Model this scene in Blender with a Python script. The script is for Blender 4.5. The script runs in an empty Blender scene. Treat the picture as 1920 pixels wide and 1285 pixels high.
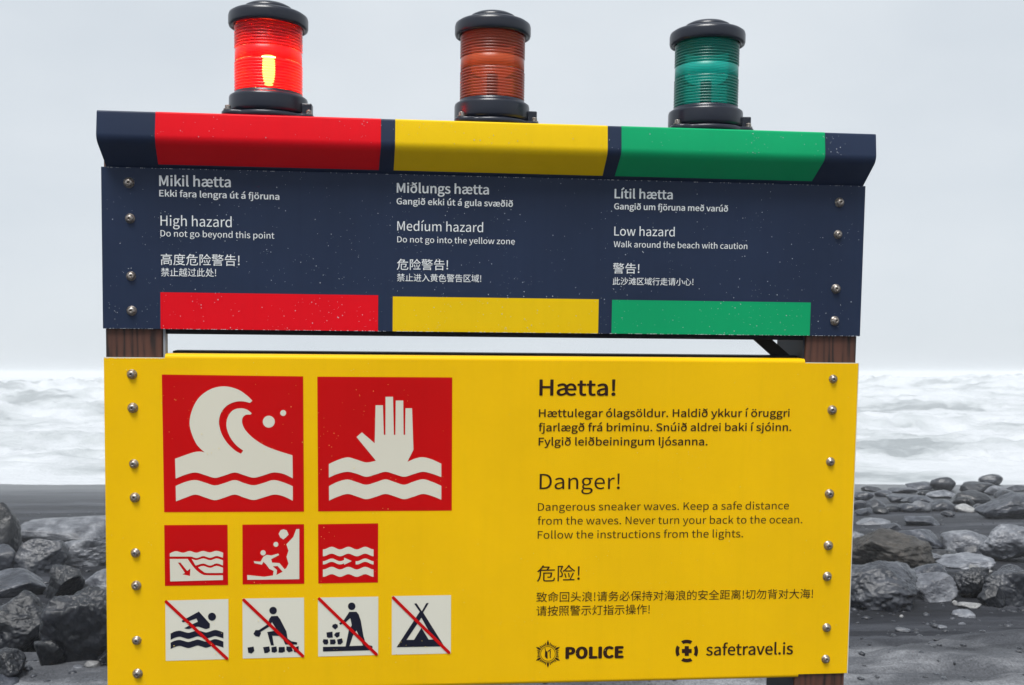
import bpy, bmesh, math, random
import numpy as np
from mathutils import Vector, Matrix

# ------------------------------------------------------------------ camera, sky, sun, exposure
scene = bpy.context.scene
COL = scene.collection
FPX = 1700.0                      # focal length in pixels of the 1920 px wide photograph
PITCH = math.atan(57.5 / FPX)
EYE = 1.6
cam_d = bpy.data.cameras.new('camera')
cam = bpy.data.objects.new('camera', cam_d)
COL.objects.link(cam)
cam.location = (0, 0, EYE)
cam.rotation_euler = (math.pi / 2 + PITCH, 0, 0)
cam_d.sensor_width = 36
cam_d.lens = FPX / 1920 * 36
cam_d.clip_start = 0.05
cam_d.clip_end = 3000
cam_d.dof.use_dof = True
cam_d.dof.focus_distance = 1.85
cam_d.dof.aperture_fstop = 13.0
scene.camera = cam

SUN_EL, SUN_AZ = math.radians(61), math.radians(194)   # behind the camera, a little to its left
world = bpy.data.worlds.new('World')
scene.world = world
world.use_nodes = True
wn, wl = world.node_tree.nodes, world.node_tree.links
wn.clear()
w_out = wn.new('ShaderNodeOutputWorld')
w_bg = wn.new('ShaderNodeBackground')
w_sky = wn.new('ShaderNodeTexSky')
w_sky.sky_type = 'NISHITA'
w_sky.sun_disc = False
w_sky.sun_elevation = SUN_EL
w_sky.sun_rotation = math.radians(196)
w_bg2 = wn.new('ShaderNodeBackground')
w_bg.inputs['Strength'].default_value = 0.05
wl.new(w_sky.outputs[0], w_bg.inputs[0])
w_tc = wn.new('ShaderNodeTexCoord')
w_map = wn.new('ShaderNodeMapping')
w_map.inputs['Scale'].default_value = (1, 1, 2.2)
w_noise = wn.new('ShaderNodeTexNoise')
w_noise.inputs['Scale'].default_value = 2.3
w_noise.inputs['Detail'].default_value = 4
w_noise.inputs['Roughness'].default_value = 0.5
w_ramp = wn.new('ShaderNodeValToRGB')
w_ramp.color_ramp.elements[0].position = 0.3
w_ramp.color_ramp.elements[0].color = (0.645, 0.705, 0.765, 1)
w_ramp.color_ramp.elements[1].position = 0.7
w_ramp.color_ramp.elements[1].color = (0.765, 0.815, 0.860, 1)
wl.new(w_tc.outputs['Generated'], w_map.inputs[0])
wl.new(w_map.outputs[0], w_noise.inputs['Vector'])
wl.new(w_noise.outputs[0], w_ramp.inputs[0])
wl.new(w_ramp.outputs[0], w_bg2.inputs[0])
w_bg2.inputs['Strength'].default_value = 0.83
w_mix = wn.new('ShaderNodeMixShader')
w_mix.inputs[0].default_value = 0.93     # a closed overcast deck with a little of the blue sky left in it
wl.new(w_bg.outputs[0], w_mix.inputs[1])
wl.new(w_bg2.outputs[0], w_mix.inputs[2])
wl.new(w_mix.outputs[0], w_out.inputs[0])

sun_d = bpy.data.lights.new('sun', 'SUN')
sun_d.energy = 3.1
sun_d.angle = math.radians(26)
sun_d.specular_factor = 0.2            # a veiled sun leaves no glint
sun_d.color = (1.0, 0.985, 0.96)
sun = bpy.data.objects.new('sun', sun_d)
COL.objects.link(sun)
sdir = Vector((math.sin(SUN_AZ) * math.cos(SUN_EL), math.cos(SUN_AZ) * math.cos(SUN_EL), math.sin(SUN_EL)))
sun.rotation_euler = sdir.to_track_quat('Z', 'Y').to_euler()

scene.view_settings.view_transform = 'Standard'
scene.view_settings.look = 'None'
scene.view_settings.exposure = 0.35
scene.view_settings.gamma = 1.0
scene.view_settings.use_curve_mapping = False
scene.cycles.max_bounces = 10
scene.cycles.volume_bounces = 2
scene.cycles.transparent_max_bounces = 16

# ------------------------------------------------------------------ materials
def new_mat(name):
    m = bpy.data.materials.new(name)
    m.use_nodes = True
    nt = m.node_tree
    return m, nt.nodes, nt.links, nt.nodes['Principled BSDF']

def nnode(n, kind, **kw):
    x = n.new(kind)
    for k, v in kw.items():
        x.inputs[k].default_value = v
    return x

def ramp(n, stops):
    r = n.new('ShaderNodeValToRGB')
    e = r.color_ramp.elements
    while len(e) < len(stops):
        e.new(0.5)
    for i, (p, c) in enumerate(stops):
        e[i].position = p
        e[i].color = (*c, 1) if len(c) == 3 else c
    return r

def painted(name, col, rough=0.38, var=0.06, bump=0.04, spec=0.10, coat=0.0):
    """smooth painted or filmed sheet: slight tone drift, fine orange peel, grime"""
    m, n, l, b = new_mat(name)
    tc = n.new('ShaderNodeTexCoord')
    n1 = nnode(n, 'ShaderNodeTexNoise', Scale=2.6, Detail=5.0, Roughness=0.6)
    l.new(tc.outputs['Object'], n1.inputs['Vector'])
    d = tuple(c * (1 - var) for c in col)
    u = tuple(min(1, c * (1 + var)) for c in col)
    r = ramp(n, [(0.32, d), (0.68, u)])
    l.new(n1.outputs[0], r.inputs[0])
    # thin salty run-off marks down the sheet
    mp = n.new('ShaderNodeMapping'); mp.inputs['Scale'].default_value = (38, 38, 1.6)
    l.new(tc.outputs['Object'], mp.inputs[0])
    n4 = nnode(n, 'ShaderNodeTexNoise', Scale=1.0, Detail=4.0, Roughness=0.7)
    l.new(mp.outputs[0], n4.inputs['Vector'])
    r4 = ramp(n, [(0.50, (1, 1, 1)), (0.80, (1 - var * 0.7, 1 - var * 0.7, 1 - var * 0.5))])
    l.new(n4.outputs[0], r4.inputs[0])
    mm = n.new('ShaderNodeMix'); mm.data_type = 'RGBA'; mm.blend_type = 'MULTIPLY'; mm.inputs['Factor'].default_value = 1.0
    l.new(r.outputs[0], mm.inputs[6]); l.new(r4.outputs[0], mm.inputs[7])
    l.new(mm.outputs[2], b.inputs['Base Color'])
    n2 = nnode(n, 'ShaderNodeTexNoise', Scale=260.0, Detail=2.0)
    l.new(tc.outputs['Object'], n2.inputs['Vector'])
    bp = nnode(n, 'ShaderNodeBump', Strength=bump, Distance=0.001)
    l.new(n2.outputs[0], bp.inputs['Height'])
    l.new(bp.outputs[0], b.inputs['Normal'])
    n3 = nnode(n, 'ShaderNodeTexNoise', Scale=9.0, Detail=4.0)
    l.new(tc.outputs['Object'], n3.inputs['Vector'])
    mr = nnode(n, 'ShaderNodeMapRange')
    mr.inputs[3].default_value = max(0.05, rough - 0.09)
    mr.inputs[4].default_value = rough + 0.09
    l.new(n3.outputs[0], mr.inputs[0])
    l.new(mr.outputs[0], b.inputs['Roughness'])
    b.inputs['Specular IOR Level'].default_value = spec
    b.inputs['Coat Weight'].default_value = coat
    return m

def wood(name, col, dark, rough=0.7, scale=1.0):
    m, n, l, b = new_mat(name)
    tc = n.new('ShaderNodeTexCoord')
    mp = n.new('ShaderNodeMapping')
    mp.inputs['Scale'].default_value = (1, 1, 0.10)
    l.new(tc.outputs['Object'], mp.inputs[0])
    ns = nnode(n, 'ShaderNodeTexNoise', Scale=60.0 * scale, Detail=5.0, Roughness=0.6, Distortion=1.2)
    l.new(mp.outputs[0], ns.inputs['Vector'])
    wv = n.new('ShaderNodeTexWave')
    wv.wave_type = 'RINGS'
    wv.rings_direction = 'Z'
    wv.inputs['Scale'].default_value = 22 * scale
    wv.inputs['Distortion'].default_value = 9.0
    wv.inputs['Detail'].default_value = 3
    wv.inputs['Detail Scale'].default_value = 1.6
    l.new(mp.outputs[0], wv.inputs['Vector'])
    mx = n.new('ShaderNodeMath'); mx.operation = 'MULTIPLY_ADD'; mx.inputs[1].default_value = 0.35
    l.new(wv.outputs[0], mx.inputs[0]); l.new(ns.outputs[0], mx.inputs[2])
    r = ramp(n, [(0.42, dark), (0.62, tuple((a + 2 * b_) / 3 for a, b_ in zip(dark, col))), (0.90, col)])
    l.new(mx.outputs[0], r.inputs[0])
    l.new(r.outputs[0], b.inputs['Base Color'])
    bp = nnode(n, 'ShaderNodeBump', Strength=0.4, Distance=0.002)
    l.new(mx.outputs[0], bp.inputs['Height'])
    l.new(bp.outputs[0], b.inputs['Normal'])
    b.inputs['Roughness'].default_value = rough
    return m

RED = painted('red_film', (0.52, 0.002, 0.003), 0.42)
RED_BAND = painted('red_band_film', (0.72, 0.004, 0.012), 0.42)
YELLOW_BAND = painted('yellow_band_film', (0.78, 0.50, 0.003), 0.42)
GREEN_BAND = painted('green_band_film', (0.004, 0.33, 0.125), 0.42)
NAVY = painted('navy_film', (0.016, 0.027, 0.060), 0.40, 0.15, 0.06, 0.2)
YELLOW = painted('yellow_paint', (0.84, 0.485, 0.0012), 0.42, 0.055)
CREAM = painted('cream_film', (0.66, 0.63, 0.52), 0.42, 0.02)
CREAM_LIGHT = painted('pale_plate_film', (0.68, 0.66, 0.56), 0.42, 0.02)
WHITE_INK = painted('white_lettering', (0.78, 0.80, 0.80), 0.45, 0.02)
DARK_INK = painted('dark_lettering', (0.030, 0.012, 0.008), 0.45, 0.1)
BLACK_INK = painted('black_symbol_film', (0.012, 0.013, 0.026), 0.42, 0.1)
EDGE = painted('bare_sheet_edge', (0.62, 0.60, 0.50), 0.5, 0.1)
BLACK_METAL = painted('black_steel', (0.010, 0.010, 0.012), 0.55, 0.1)
BLACK_PLASTIC = painted('black_plastic', (0.006, 0.009, 0.020), 0.30, 0.1, 0.03, 0.5)
WOOD = wood('brown_stained_wood', (0.095, 0.034, 0.020), (0.016, 0.007, 0.005))
GREY_METAL = painted('grey_galvanised', (0.30, 0.31, 0.33), 0.5, 0.2)

def metal():
    m, n, l, b = new_mat('rivet_steel')
    b.inputs['Base Color'].default_value = (0.40, 0.36, 0.32, 1)
    b.inputs['Metallic'].default_value = 0.85
    b.inputs['Roughness'].default_value = 0.36
    tc = n.new('ShaderNodeTexCoord')
    ns = nnode(n, 'ShaderNodeTexNoise', Scale=300.0, Detail=3.0)
    l.new(tc.outputs['Object'], ns.inputs['Vector'])
    r = ramp(n, [(0.35, (0.16, 0.13, 0.11)), (0.65, (0.48, 0.44, 0.40))])
    l.new(ns.outputs[0], r.inputs[0]); l.new(r.outputs[0], b.inputs['Base Color'])
    return m
RIVET = metal()

def droplet():
    m, n, l, b = new_mat('water_droplet')
    b.inputs['Base Color'].default_value = (0.45, 0.49, 0.55, 1)
    b.inputs['Roughness'].default_value = 0.08
    return m
DROP = droplet()
CHIP = painted('worn_film_edge', (0.62, 0.64, 0.68), 0.6, 0.1)

# ------------------------------------------------------------------ object helpers
def link(o):
    COL.objects.link(o)
    return o

def mesh_obj(name, verts, faces, mat, parent=None, smooth=False, mats=None, fmat=None):
    me = bpy.data.meshes.new(name)
    me.from_pydata([tuple(v) for v in verts], [], [tuple(f) for f in faces])
    me.update()
    for x in (mats or [mat]):
        me.materials.append(x)
    if fmat:
        for p, k in zip(me.polygons, fmat):
            p.material_index = k
    if smooth:
        for p in me.polygons:
            p.use_smooth = True
    o = bpy.data.objects.new(name, me)
    link(o)
    if parent:
        o.parent = parent
    return o

def bm_obj(name, bm, mat, parent=None, smooth=False):
    me = bpy.data.meshes.new(name)
    bm.normal_update()
    bm.to_mesh(me)
    bm.free()
    me.materials.append(mat)
    if smooth:
        for p in me.polygons:
            p.use_smooth = True
    o = bpy.data.objects.new(name, me)
    link(o)
    if parent:
        o.parent = parent
    return o

def tag(o, label=None, cat=None, group=None, kind=None):
    if label: o['label'] = label
    if cat: o['category'] = cat
    if group: o['group'] = group
    if kind: o['kind'] = kind
    return o

def box_bm(bm, x0, x1, y0, y1, z0, z1, bev=0.0):
    r = bmesh.ops.create_cube(bm, size=1)
    vs = r['verts']
    for v in vs:
        v.co = Vector(((x0 + x1) / 2 + v.co.x * (x1 - x0), (y0 + y1) / 2 + v.co.y * (y1 - y0), (z0 + z1) / 2 + v.co.z * (z1 - z0)))
    if bev:
        es = list({e for v in vs for e in v.link_edges})
        bmesh.ops.bevel(bm, geom=es, offset=bev, segments=2, affect='EDGES', profile=0.5)

def box(name, x0, x1, y0, y1, z0, z1, mat, parent, bev=0.0015):
    bm = bmesh.new()
    box_bm(bm, x0, x1, y0, y1, z0, z1, bev)
    return bm_obj(name, bm, mat, parent)

def lathe(bm, prof, seg=48, c=(0, 0, 0), axis='Z', closed=False):
    rings = []
    for r, h in prof:
        ring = []
        for i in range(seg):
            a = 2 * math.pi * i / seg
            p = (r * math.cos(a), r * math.sin(a), h)
            if axis == 'Y':
                p = (p[0], h, p[1])
            ring.append(bm.verts.new((c[0] + p[0], c[1] + p[1], c[2] + p[2])))
        rings.append(ring)
    n = len(rings)
    for k in range(n if closed else n - 1):
        a, b = rings[k], rings[(k + 1) % n]
        for i in range(seg):
            j = (i + 1) % seg
            bm.faces.new((a[i], a[j], b[j], b[i]))
    return rings

# ------------------------------------------------------------------ the sign's own frame
# The sign leans a few degrees towards the viewer and is turned a little to the left of square-on.
R = np.array([[0.9960887, -0.01453772, -0.08715481],
              [0.00935644, 0.99818054, -0.05956559],
              [0.08786219, 0.05851715, 0.99441238]])
T = np.array([-0.03238319, 0.0, 1.79256186])      # camera coordinates (x right, y down, z ahead) of the sign's origin
BASE_DROP = 1.72                                  # from that origin down the posts to the ground

def photo_to_sign(px, py, depth=0.0):
    """measured position on the photograph -> sign coordinates (x right, z up) on the plane 'depth' behind the face"""
    ray = np.array([(px - 960) / FPX, (py - 642.5) / FPX, 1.0])
    n = R[:, 2]
    o = T + depth * n
    t = (o @ n) / (ray @ n)
    q = t * ray - o
    return float(q @ R[:, 0]), float(-(q @ R[:, 1])) + BASE_DROP

cam_m = Matrix.Translation((0, 0, EYE)) @ Matrix.Rotation(math.pi / 2 + PITCH, 4, 'X')
def cam_to_world(v):
    return cam_m @ Vector((v[0], -v[1], -v[2]))
ax = cam_m.to_3x3() @ Vector((R[0, 0], -R[1, 0], -R[2, 0]))
ay = cam_m.to_3x3() @ Vector((R[0, 2], -R[1, 2], -R[2, 2]))
az = cam_m.to_3x3() @ Vector((-R[0, 1], R[1, 1], R[2, 1]))
org = cam_to_world(T) - az * BASE_DROP
SIGN_M = Matrix(((ax.x, ay.x, az.x, org.x), (ax.y, ay.y, az.y, org.y), (ax.z, ay.z, az.z, org.z), (0, 0, 0, 1)))
S = photo_to_sign

# ------------------------------------------------------------------ flat prints: filled outlines
def area2(p):
    return sum(p[i - 1][0] * p[i][1] - p[i][0] * p[i - 1][1] for i in range(len(p)))

def inside(q, p):
    c = False
    for i in range(len(p)):
        a, b = p[i - 1], p[i]
        if (a[1] > q[1]) != (b[1] > q[1]) and q[0] < (b[0] - a[0]) * (q[1] - a[1]) / (b[1] - a[1]) + a[0]:
            c = not c
    return c

def fill_one(polys):
    """triangulate one outline and its holes"""
    from mathutils.geometry import tessellate_polygon
    flat = [p for c in polys for p in c]
    tris = tessellate_polygon([[Vector((p[0] * 100, p[1] * 100, 0)) for p in c] for c in polys])
    return flat, [tuple(t) for t in tris]

def fill_outlines(polys, bold=0.0, nested=False):
    """outlines (holes run the other way or lie inside) -> vertices with a hair of depth each, faces.
    bold thickens the strokes by laying shifted copies a hair apart"""
    n = len(polys)
    ar = [abs(area2(p)) for p in polys]
    order = sorted(range(n), key=lambda k: -ar[k])
    sg = [area2(p) > 0 for p in polys]
    groups, owner = [], {}
    for k in order:
        host = None
        for g in reversed(groups):
            o = g[0]
            if (nested or sg[o] != sg[k]) and inside(polys[k][0], polys[o]) and inside(polys[k][len(polys[k]) // 2], polys[o]):
                host = g; break
        if host: host.append(k)
        else: groups.append([k])
    shifts = [(0, 0)]
    if bold:
        d = bold * 0.7
        shifts = [(0, 0), (bold, 0), (-bold, 0), (0, d), (0, -d), (d, d * .7), (-d, d * .7), (d, -d * .7), (-d, -d * .7)]
    vs, fs = [], []
    for gi, g in enumerate(groups):
        v, f = fill_one([polys[k] for k in g])
        for si, (dx, dy) in enumerate(shifts):
            o = len(vs)
            dep = -0.000012 * (si + len(shifts) * (gi % 3))
            vs += [(x + dx, y + dy, dep) for x, y in v]
            fs += [tuple(a + o for a in t) for t in f]
    return vs, fs

def printed(name, polys, mat, parent, depth, bold=0.0, rawpx=True, label=None):
    if rawpx:
        polys = [[S(x, y) for x, y in p] for p in polys]
    vs, fs = fill_outlines(polys, bold, True)
    o = mesh_obj(name, [(x, depth + e, z) for x, z, e in vs], fs, mat, parent)
    if label: o['label'] = label
    return o

# letter outlines: character -> (advance, contours as a start point followed by steps); cap height is 770 units
GLYPHS = {
' ':(235,''),
'!':(339,'137 232 66 0 12 446 2 109 -96 0 2 -109/169 -14 27 6 22 14 15 23 5 30 -5 30 -15 23 -22 15 -27 5 -27 -5 -22 -15 -15 -23 -5 -30 5 -30 15 -23 22 -14'),
'.':(292,'146 -14 27 6 22 14 15 23 5 30 -5 30 -15 23 -22 15 -27 5 -27 -5 -22 -15 -15 -23 -5 -30 5 -30 15 -23 22 -14'),
'C':(670,'396 -14 70 8 63 21 55 35 48 47 -53 62 -39 -37 -41 -27 -47 -18 -52 -6 -99 23 -76 63 -48 99 -16 132 17 129 50 98 76 62 99 22 47 -6 42 -15 36 -22 33 -30 52 63 -38 36 -49 30 -57 21 -67 8 -135 -28 -109 -79 -71 -125 -26 -168 25 -167 70 -125 107 -79'),
'D':(723,'106 0 197 0 153 26 113 76 68 122 24 164 -24 163 -69 120 -113 74 -157 25 -192 0/203 80 0 611 87 0 119 -20 85 -58 50 -96 17 -129 -17 -130 -50 -97 -85 -60 -119 -21'),
'E':(619,'106 0 455 0 0 83 -358 0 0 280 292 0 0 83 -292 0 0 242 346 0 0 82 -443 0'),
'F':(580,'106 0 97 0 0 346 294 0 0 82 -294 0 0 260 346 0 0 82 -443 0'),
'G':(724,'409 -14 73 7 65 19 56 28 43 36 0 323 -253 0 0 -81 164 0 0 -201 -61 -34 -78 -12 -110 23 -80 63 -50 99 -17 132 18 129 52 98 80 62 106 22 53 -6 44 -16 37 -23 32 -28 53 63 -39 34 -49 31 -61 21 -73 9 -141 -28 -112 -79 -74 -125 -26 -168 26 -167 72 -125 110 -79'),
'H':(765,'106 0 97 0 0 363 359 0 0 -363 98 0 0 770 -98 0 0 -323 -359 0 0 323 -97 0'),
'I':(308,'106 0 97 0 0 770 -97 0'),
'K':(679,'106 0 97 0 0 244 132 157 231 -401 108 0 -278 478 242 292 -111 0 -322 -387 -2 0 0 387 -97 0'),
'L':(570,'106 0 434 0 0 83 -337 0 0 687 -97 0'),
'M':(853,'106 0 87 0 0 426 -12 227 4 0 62 -175 146 -400 65 0 145 400 62 175 4 0 -12 -227 0 -426 90 0 0 770 -117 0 -147 -412 -53 -161 -5 0 -55 161 -147 412 -117 0'),
'N':(759,'106 0 91 0 0 404 -11 241 4 0 83 -159 281 -486 99 0 0 770 -92 0 0 -400 4 -123 10 -121 -6 0 -83 159 -281 485 -99 0'),
'O':(779,'390 -14 133 28 104 80 67 127 24 167 -24 166 -67 124 -104 78 -133 28 -133 -28 -104 -78 -68 -124 -24 -166 24 -167 68 -127 104 -80/390 71 -95 23 -72 63 -46 100 -16 131 16 129 46 98 72 62 95 22 94 -22 72 -62 46 -98 17 -129 -17 -131 -46 -100 -72 -63'),
'P':(665,'106 0 97 0 0 307 127 0 115 14 90 43 58 74 20 106 -20 106 -59 70 -91 38 -117 12 -220 0/203 386 0 305 110 0 89 -7 64 -24 38 -45 13 -71 -12 -71 -37 -50 -62 -28 -89 -9'),
'S':(626,'319 -14 109 17 82 47 53 69 18 86 -12 75 -34 56 -50 42 -63 33 -109 47 -45 20 -42 26 -30 35 -11 48 10 46 29 35 46 23 59 8 51 -5 46 -15 41 -22 37 -30 51 62 -45 38 -54 30 -61 20 -66 7 -97 -16 -77 -42 -51 -64 -18 -82 15 -74 37 -56 50 -40 55 -28 110 -48 51 -24 41 -27 27 -36 10 -51 -11 -51 -32 -39 -50 -26 -69 -9 -59 7 -56 20 -52 30 -45 39 -58 -67 55 -47 64 -36 72 -23'),
'W':(922,'190 0 116 0 114 464 39 176 4 0 38 -176 117 -464 117 0 159 770 -93 0 -83 -419 -42 -250 -6 0 -54 250 -108 419 -89 0 -106 -419 -55 -250 -4 0 -46 250 -81 419 -100 0'),
'a':(591,'228 -14 51 7 49 17 46 26 43 32 3 0 9 -68 78 0 0 351 -11 96 -35 74 -61 47 -90 17 -67 -7 -60 -18 -53 -24 -44 -25 37 -67 36 23 42 19 45 14 48 5 58 -12 36 -32 19 -46 5 -54 -157 -27 -109 -43 -63 -61 -21 -82 12 -69 35 -50 53 -32/255 64 -39 5 -32 16 -22 28 -8 41 14 51 43 40 79 31 122 21 0 -158 -40 -33 -39 -23 -38 -14'),
'b':(649,'348 -14 93 21 79 60 55 97 21 130 -15 120 -44 92 -71 58 -97 21 -48 -6 -46 -17 -45 -26 -41 -31 4 102 0 229 -96 0 0 -836 76 0 9 59 4 0 39 -31 41 -22 41 -15/332 67 -31 3 -34 10 -37 18 -37 28 0 300 40 34 38 24 37 15 37 5 69 -15 47 -43 27 -66 8 -87 -13 -95 -34 -71 -52 -44'),
'c':(536,'321 -14 51 5 48 15 45 22 41 30 -42 65 -28 -22 -33 -18 -35 -12 -38 -5 -72 16 -56 44 -36 69 -13 90 14 89 37 70 57 44 72 16 61 -13 52 -36 49 63 -33 25 -37 22 -44 15 -52 5 -105 -20 -87 -59 -60 -94 -22 -127 20 -127 56 -93 85 -59'),
'd':(651,'291 -14 50 7 46 17 41 26 36 31 3 0 9 -67 79 0 0 836 -97 0 0 -219 5 -98 -37 28 -37 20 -40 14 -46 4 -94 -21 -79 -60 -54 -94 -20 -125 16 -127 48 -94 74 -58/312 67 -67 15 -49 43 -31 69 -11 92 13 89 36 69 52 44 64 16 35 -3 35 -11 34 -18 35 -28 0 -299 -35 -34 -36 -25 -37 -14'),
'e':(582,'328 -14 54 5 49 12 44 18 40 23 -34 64 -67 -33 -76 -12 -74 14 -59 40 -39 63 -17 83 385 0 4 54 -15 111 -44 84 -72 54 -97 19 -95 -21 -82 -59 -57 -95 -21 -125 21 -126 58 -94 87 -58/148 331 19 75 37 56 50 35 58 11 60 -11 44 -34 28 -56 10 -76'),
'f':(341,'35 493 77 0 0 -493 96 0 0 493 121 0 0 77 -121 0 0 91 5 48 15 35 25 22 36 7 32 -4 32 -12 21 75 -44 13 -52 5 -73 -13 -52 -38 -31 -59 -10 -78 0 -92 -77 -5'),
'g':(592,'289 -263 119 16 91 43 58 63 21 76 -13 61 -37 42 -62 25 -87 7 -112 0 -48 5 -31 13 -16 20 -5 24 11 40 26 29 41 -15 43 -5 82 14 66 39 45 63 16 82 -4 36 -9 32 -15 27 -18 23 116 0 0 73 -198 0 -36 11 -45 4 -82 -14 -68 -41 -46 -64 -17 -85 6 -48 17 -43 24 -35 27 -27 0 -4 -23 -19 -20 -24 -14 -30 -6 -33 4 -32 11 -25 16 -21 21 -16 0 -5 -36 -27 -27 -31 -16 -35 -5 -36 17 -65 48 -48 75 -30/288 246 -47 9 -38 27 -26 43 -10 56 10 57 26 42 38 26 47 9 48 -9 38 -26 26 -42 10 -57 -10 -56 -26 -43 -39 -27/303 -196 -70 7 -52 20 -32 31 -11 41 3 25 10 25 18 24 26 23 74 -8 99 0 50 -4 36 -13 22 -22 7 -34 -13 -43 -36 -37 -57 -26'),
'h':(638,'97 0 96 0 0 414 40 38 37 27 38 17 41 5 49 -9 33 -27 20 -47 6 -69 0 -349 96 0 0 361 -11 96 -32 71 -54 43 -78 14 -55 -7 -49 -21 -44 -30 -41 -38 4 118 0 229 -96 0'),
'i':(289,'97 0 96 0 0 570 -96 0/145 688 26 5 20 12 13 21 5 26 -5 25 -13 20 -20 13 -26 4 -26 -4 -20 -13 -13 -20 -4 -25 4 -26 13 -21 20 -12'),
'j':(289,'37 -254 72 13 49 38 27 59 8 79 0 635 -95 0 0 -635 -3 -47 -11 -35 -22 -23 -35 -8 -54 11 -19 -72 36 -11/145 688 25 5 21 12 13 21 5 26 -5 25 -13 20 -21 13 -25 4 -26 -4 -20 -13 -13 -20 -5 -25 5 -26 13 -21 20 -12'),
'k':(580,'97 0 94 0 0 150 107 125 167 -275 104 0 -215 340 190 230 -107 0 -242 -300 -4 0 0 566 -94 0'),
'l':(298,'197 -14 33 3 23 6 -14 73 -19 -2 -19 10 -8 31 0 729 -96 0 0 -723 5 -54 18 -39 32 -25'),
'm':(973,'97 0 96 0 0 414 38 38 37 28 35 16 33 5 47 -9 33 -27 20 -47 6 -69 0 -349 96 0 0 414 39 38 36 28 35 16 34 5 47 -9 33 -27 19 -47 7 -69 0 -349 95 0 0 361 -10 96 -32 71 -54 43 -76 14 -51 -8 -47 -23 -46 -34 -45 -44 -22 45 -32 35 -45 21 -59 8 -49 -7 -46 -21 -43 -31 -39 -39 -2 0 -10 83 -78 0'),
'n':(641,'97 0 96 0 0 414 40 38 37 27 38 17 41 5 49 -9 33 -27 20 -47 6 -69 0 -349 96 0 0 361 -11 96 -32 71 -54 43 -78 14 -55 -7 -49 -21 -45 -31 -42 -39 -2 0 -10 83 -78 0'),
'o':(637,'318 -14 100 20 84 59 58 93 22 127 -22 127 -58 94 -84 59 -100 20 -100 -20 -84 -59 -58 -94 -21 -127 21 -127 58 -93 84 -59/318 66 -67 16 -52 44 -34 69 -12 90 12 89 34 70 52 44 67 16 68 -16 52 -44 34 -70 12 -89 -12 -90 -34 -69 -52 -44'),
'p':(651,'97 -241 96 0 0 194 -3 100 39 -29 40 -21 40 -12 39 -5 93 21 79 60 55 97 21 130 -15 120 -44 92 -71 58 -97 21 -49 -6 -48 -18 -44 -26 -41 -31 -2 0 -10 66 -78 0/332 67 -31 3 -34 10 -36 18 -38 28 0 300 40 34 39 24 37 15 36 5 69 -15 47 -43 27 -66 8 -87 -13 -95 -34 -71 -52 -44'),
'r':(408,'97 0 96 0 0 367 32 61 36 41 38 23 37 7 30 -2 26 -8 18 83 -28 10 -33 3 -47 -8 -43 -24 -39 -37 -33 -50 -2 0 -10 104 -78 0'),
's':(492,'246 -14 89 14 65 36 39 54 14 65 -16 69 -40 47 -55 33 -63 25 -46 18 -39 20 -27 26 -10 35 6 32 19 26 33 18 48 7 36 -4 33 -11 30 -16 30 -20 46 60 -36 25 -42 21 -47 14 -51 5 -84 -12 -62 -35 -38 -51 -13 -64 15 -63 38 -45 53 -32 60 -25 47 -18 42 -23 30 -29 11 -38 -7 -35 -20 -28 -36 -19 -49 -7 -48 5 -43 14 -40 21 -38 28 -46 -64 44 -31 51 -25 57 -17'),
't':(396,'275 -14 54 7 52 14 -19 73 -31 -11 -34 -5 -41 7 -28 22 -14 34 -5 46 0 320 155 0 0 77 -155 0 0 161 -80 0 -10 -161 -91 -5 0 -72 85 0 0 -317 9 -78 27 -60 50 -38'),
'u':(638,'264 -14 54 8 49 21 44 32 41 42 3 0 7 -89 80 0 0 570 -96 0 0 -404 -38 -43 -37 -31 -38 -17 -41 -6 -49 9 -33 27 -19 47 -6 69 0 349 -97 0 0 -361 11 -96 32 -70 54 -42'),
'v':(547,'220 0 112 0 202 570 -95 0 -108 -324 -53 -168 -5 0 -52 168 -108 324 -99 0'),
'w':(842,'187 0 111 0 81 306 39 166 5 0 39 -164 82 -308 117 0 154 570 -92 0 -83 -329 -35 -159 -5 0 -40 159 -89 329 -94 0 -89 -329 -38 -159 -5 0 -34 159 -85 329 -98 0'),
'y':(547,'106 -246 76 15 58 42 45 63 34 78 215 618 -94 0 -103 -316 -46 -162 -5 0 -57 162 -116 316 -99 0 229 -571 -13 -43 -21 -49 -28 -39 -35 -26 -44 -9 -44 9 -19 -76 30 -9'),
'z':(499,'37 0 431 0 0 78 -310 0 301 441 0 51 -390 0 0 -77 268 0 -300 -442'),
'á':(591,'228 -14 51 7 49 17 46 26 43 32 3 0 9 -68 78 0 0 351 -11 96 -35 74 -61 47 -90 17 -67 -7 -60 -18 -53 -24 -44 -25 37 -67 36 23 42 19 45 14 48 5 58 -12 36 -32 19 -46 5 -54 -157 -27 -109 -43 -63 -61 -21 -82 12 -69 35 -50 53 -32/255 64 -39 5 -32 16 -22 28 -8 41 14 51 43 40 79 31 122 21 0 -158 -40 -33 -39 -23 -38 -14/296 672 184 181 -66 63 -166 -195'),
'æ':(921,'236 -14 57 7 58 21 59 33 58 46 37 -40 44 -34 55 -24 66 -9 55 5 48 12 43 18 39 23 -36 67 -64 -34 -74 -13 -69 14 -55 40 -38 63 -16 82 370 0 5 52 -14 111 -42 85 -69 55 -93 19 -56 -8 -51 -25 -44 -38 -37 -51 -24 50 -35 39 -47 24 -58 9 -62 -7 -58 -18 -51 -24 -44 -25 38 -67 37 23 40 19 44 14 45 5 58 -12 36 -32 18 -46 6 -54 -155 -27 -107 -43 -63 -61 -21 -82 13 -69 35 -50 53 -32/264 64 -40 5 -32 16 -22 28 -7 41 13 51 44 41 78 30 116 21 1 -29 5 -63 16 -54 -41 -37 -45 -28 -45 -16/503 326 18 75 34 58 46 37 56 12 58 -11 42 -35 27 -58 9 -78'),
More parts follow.
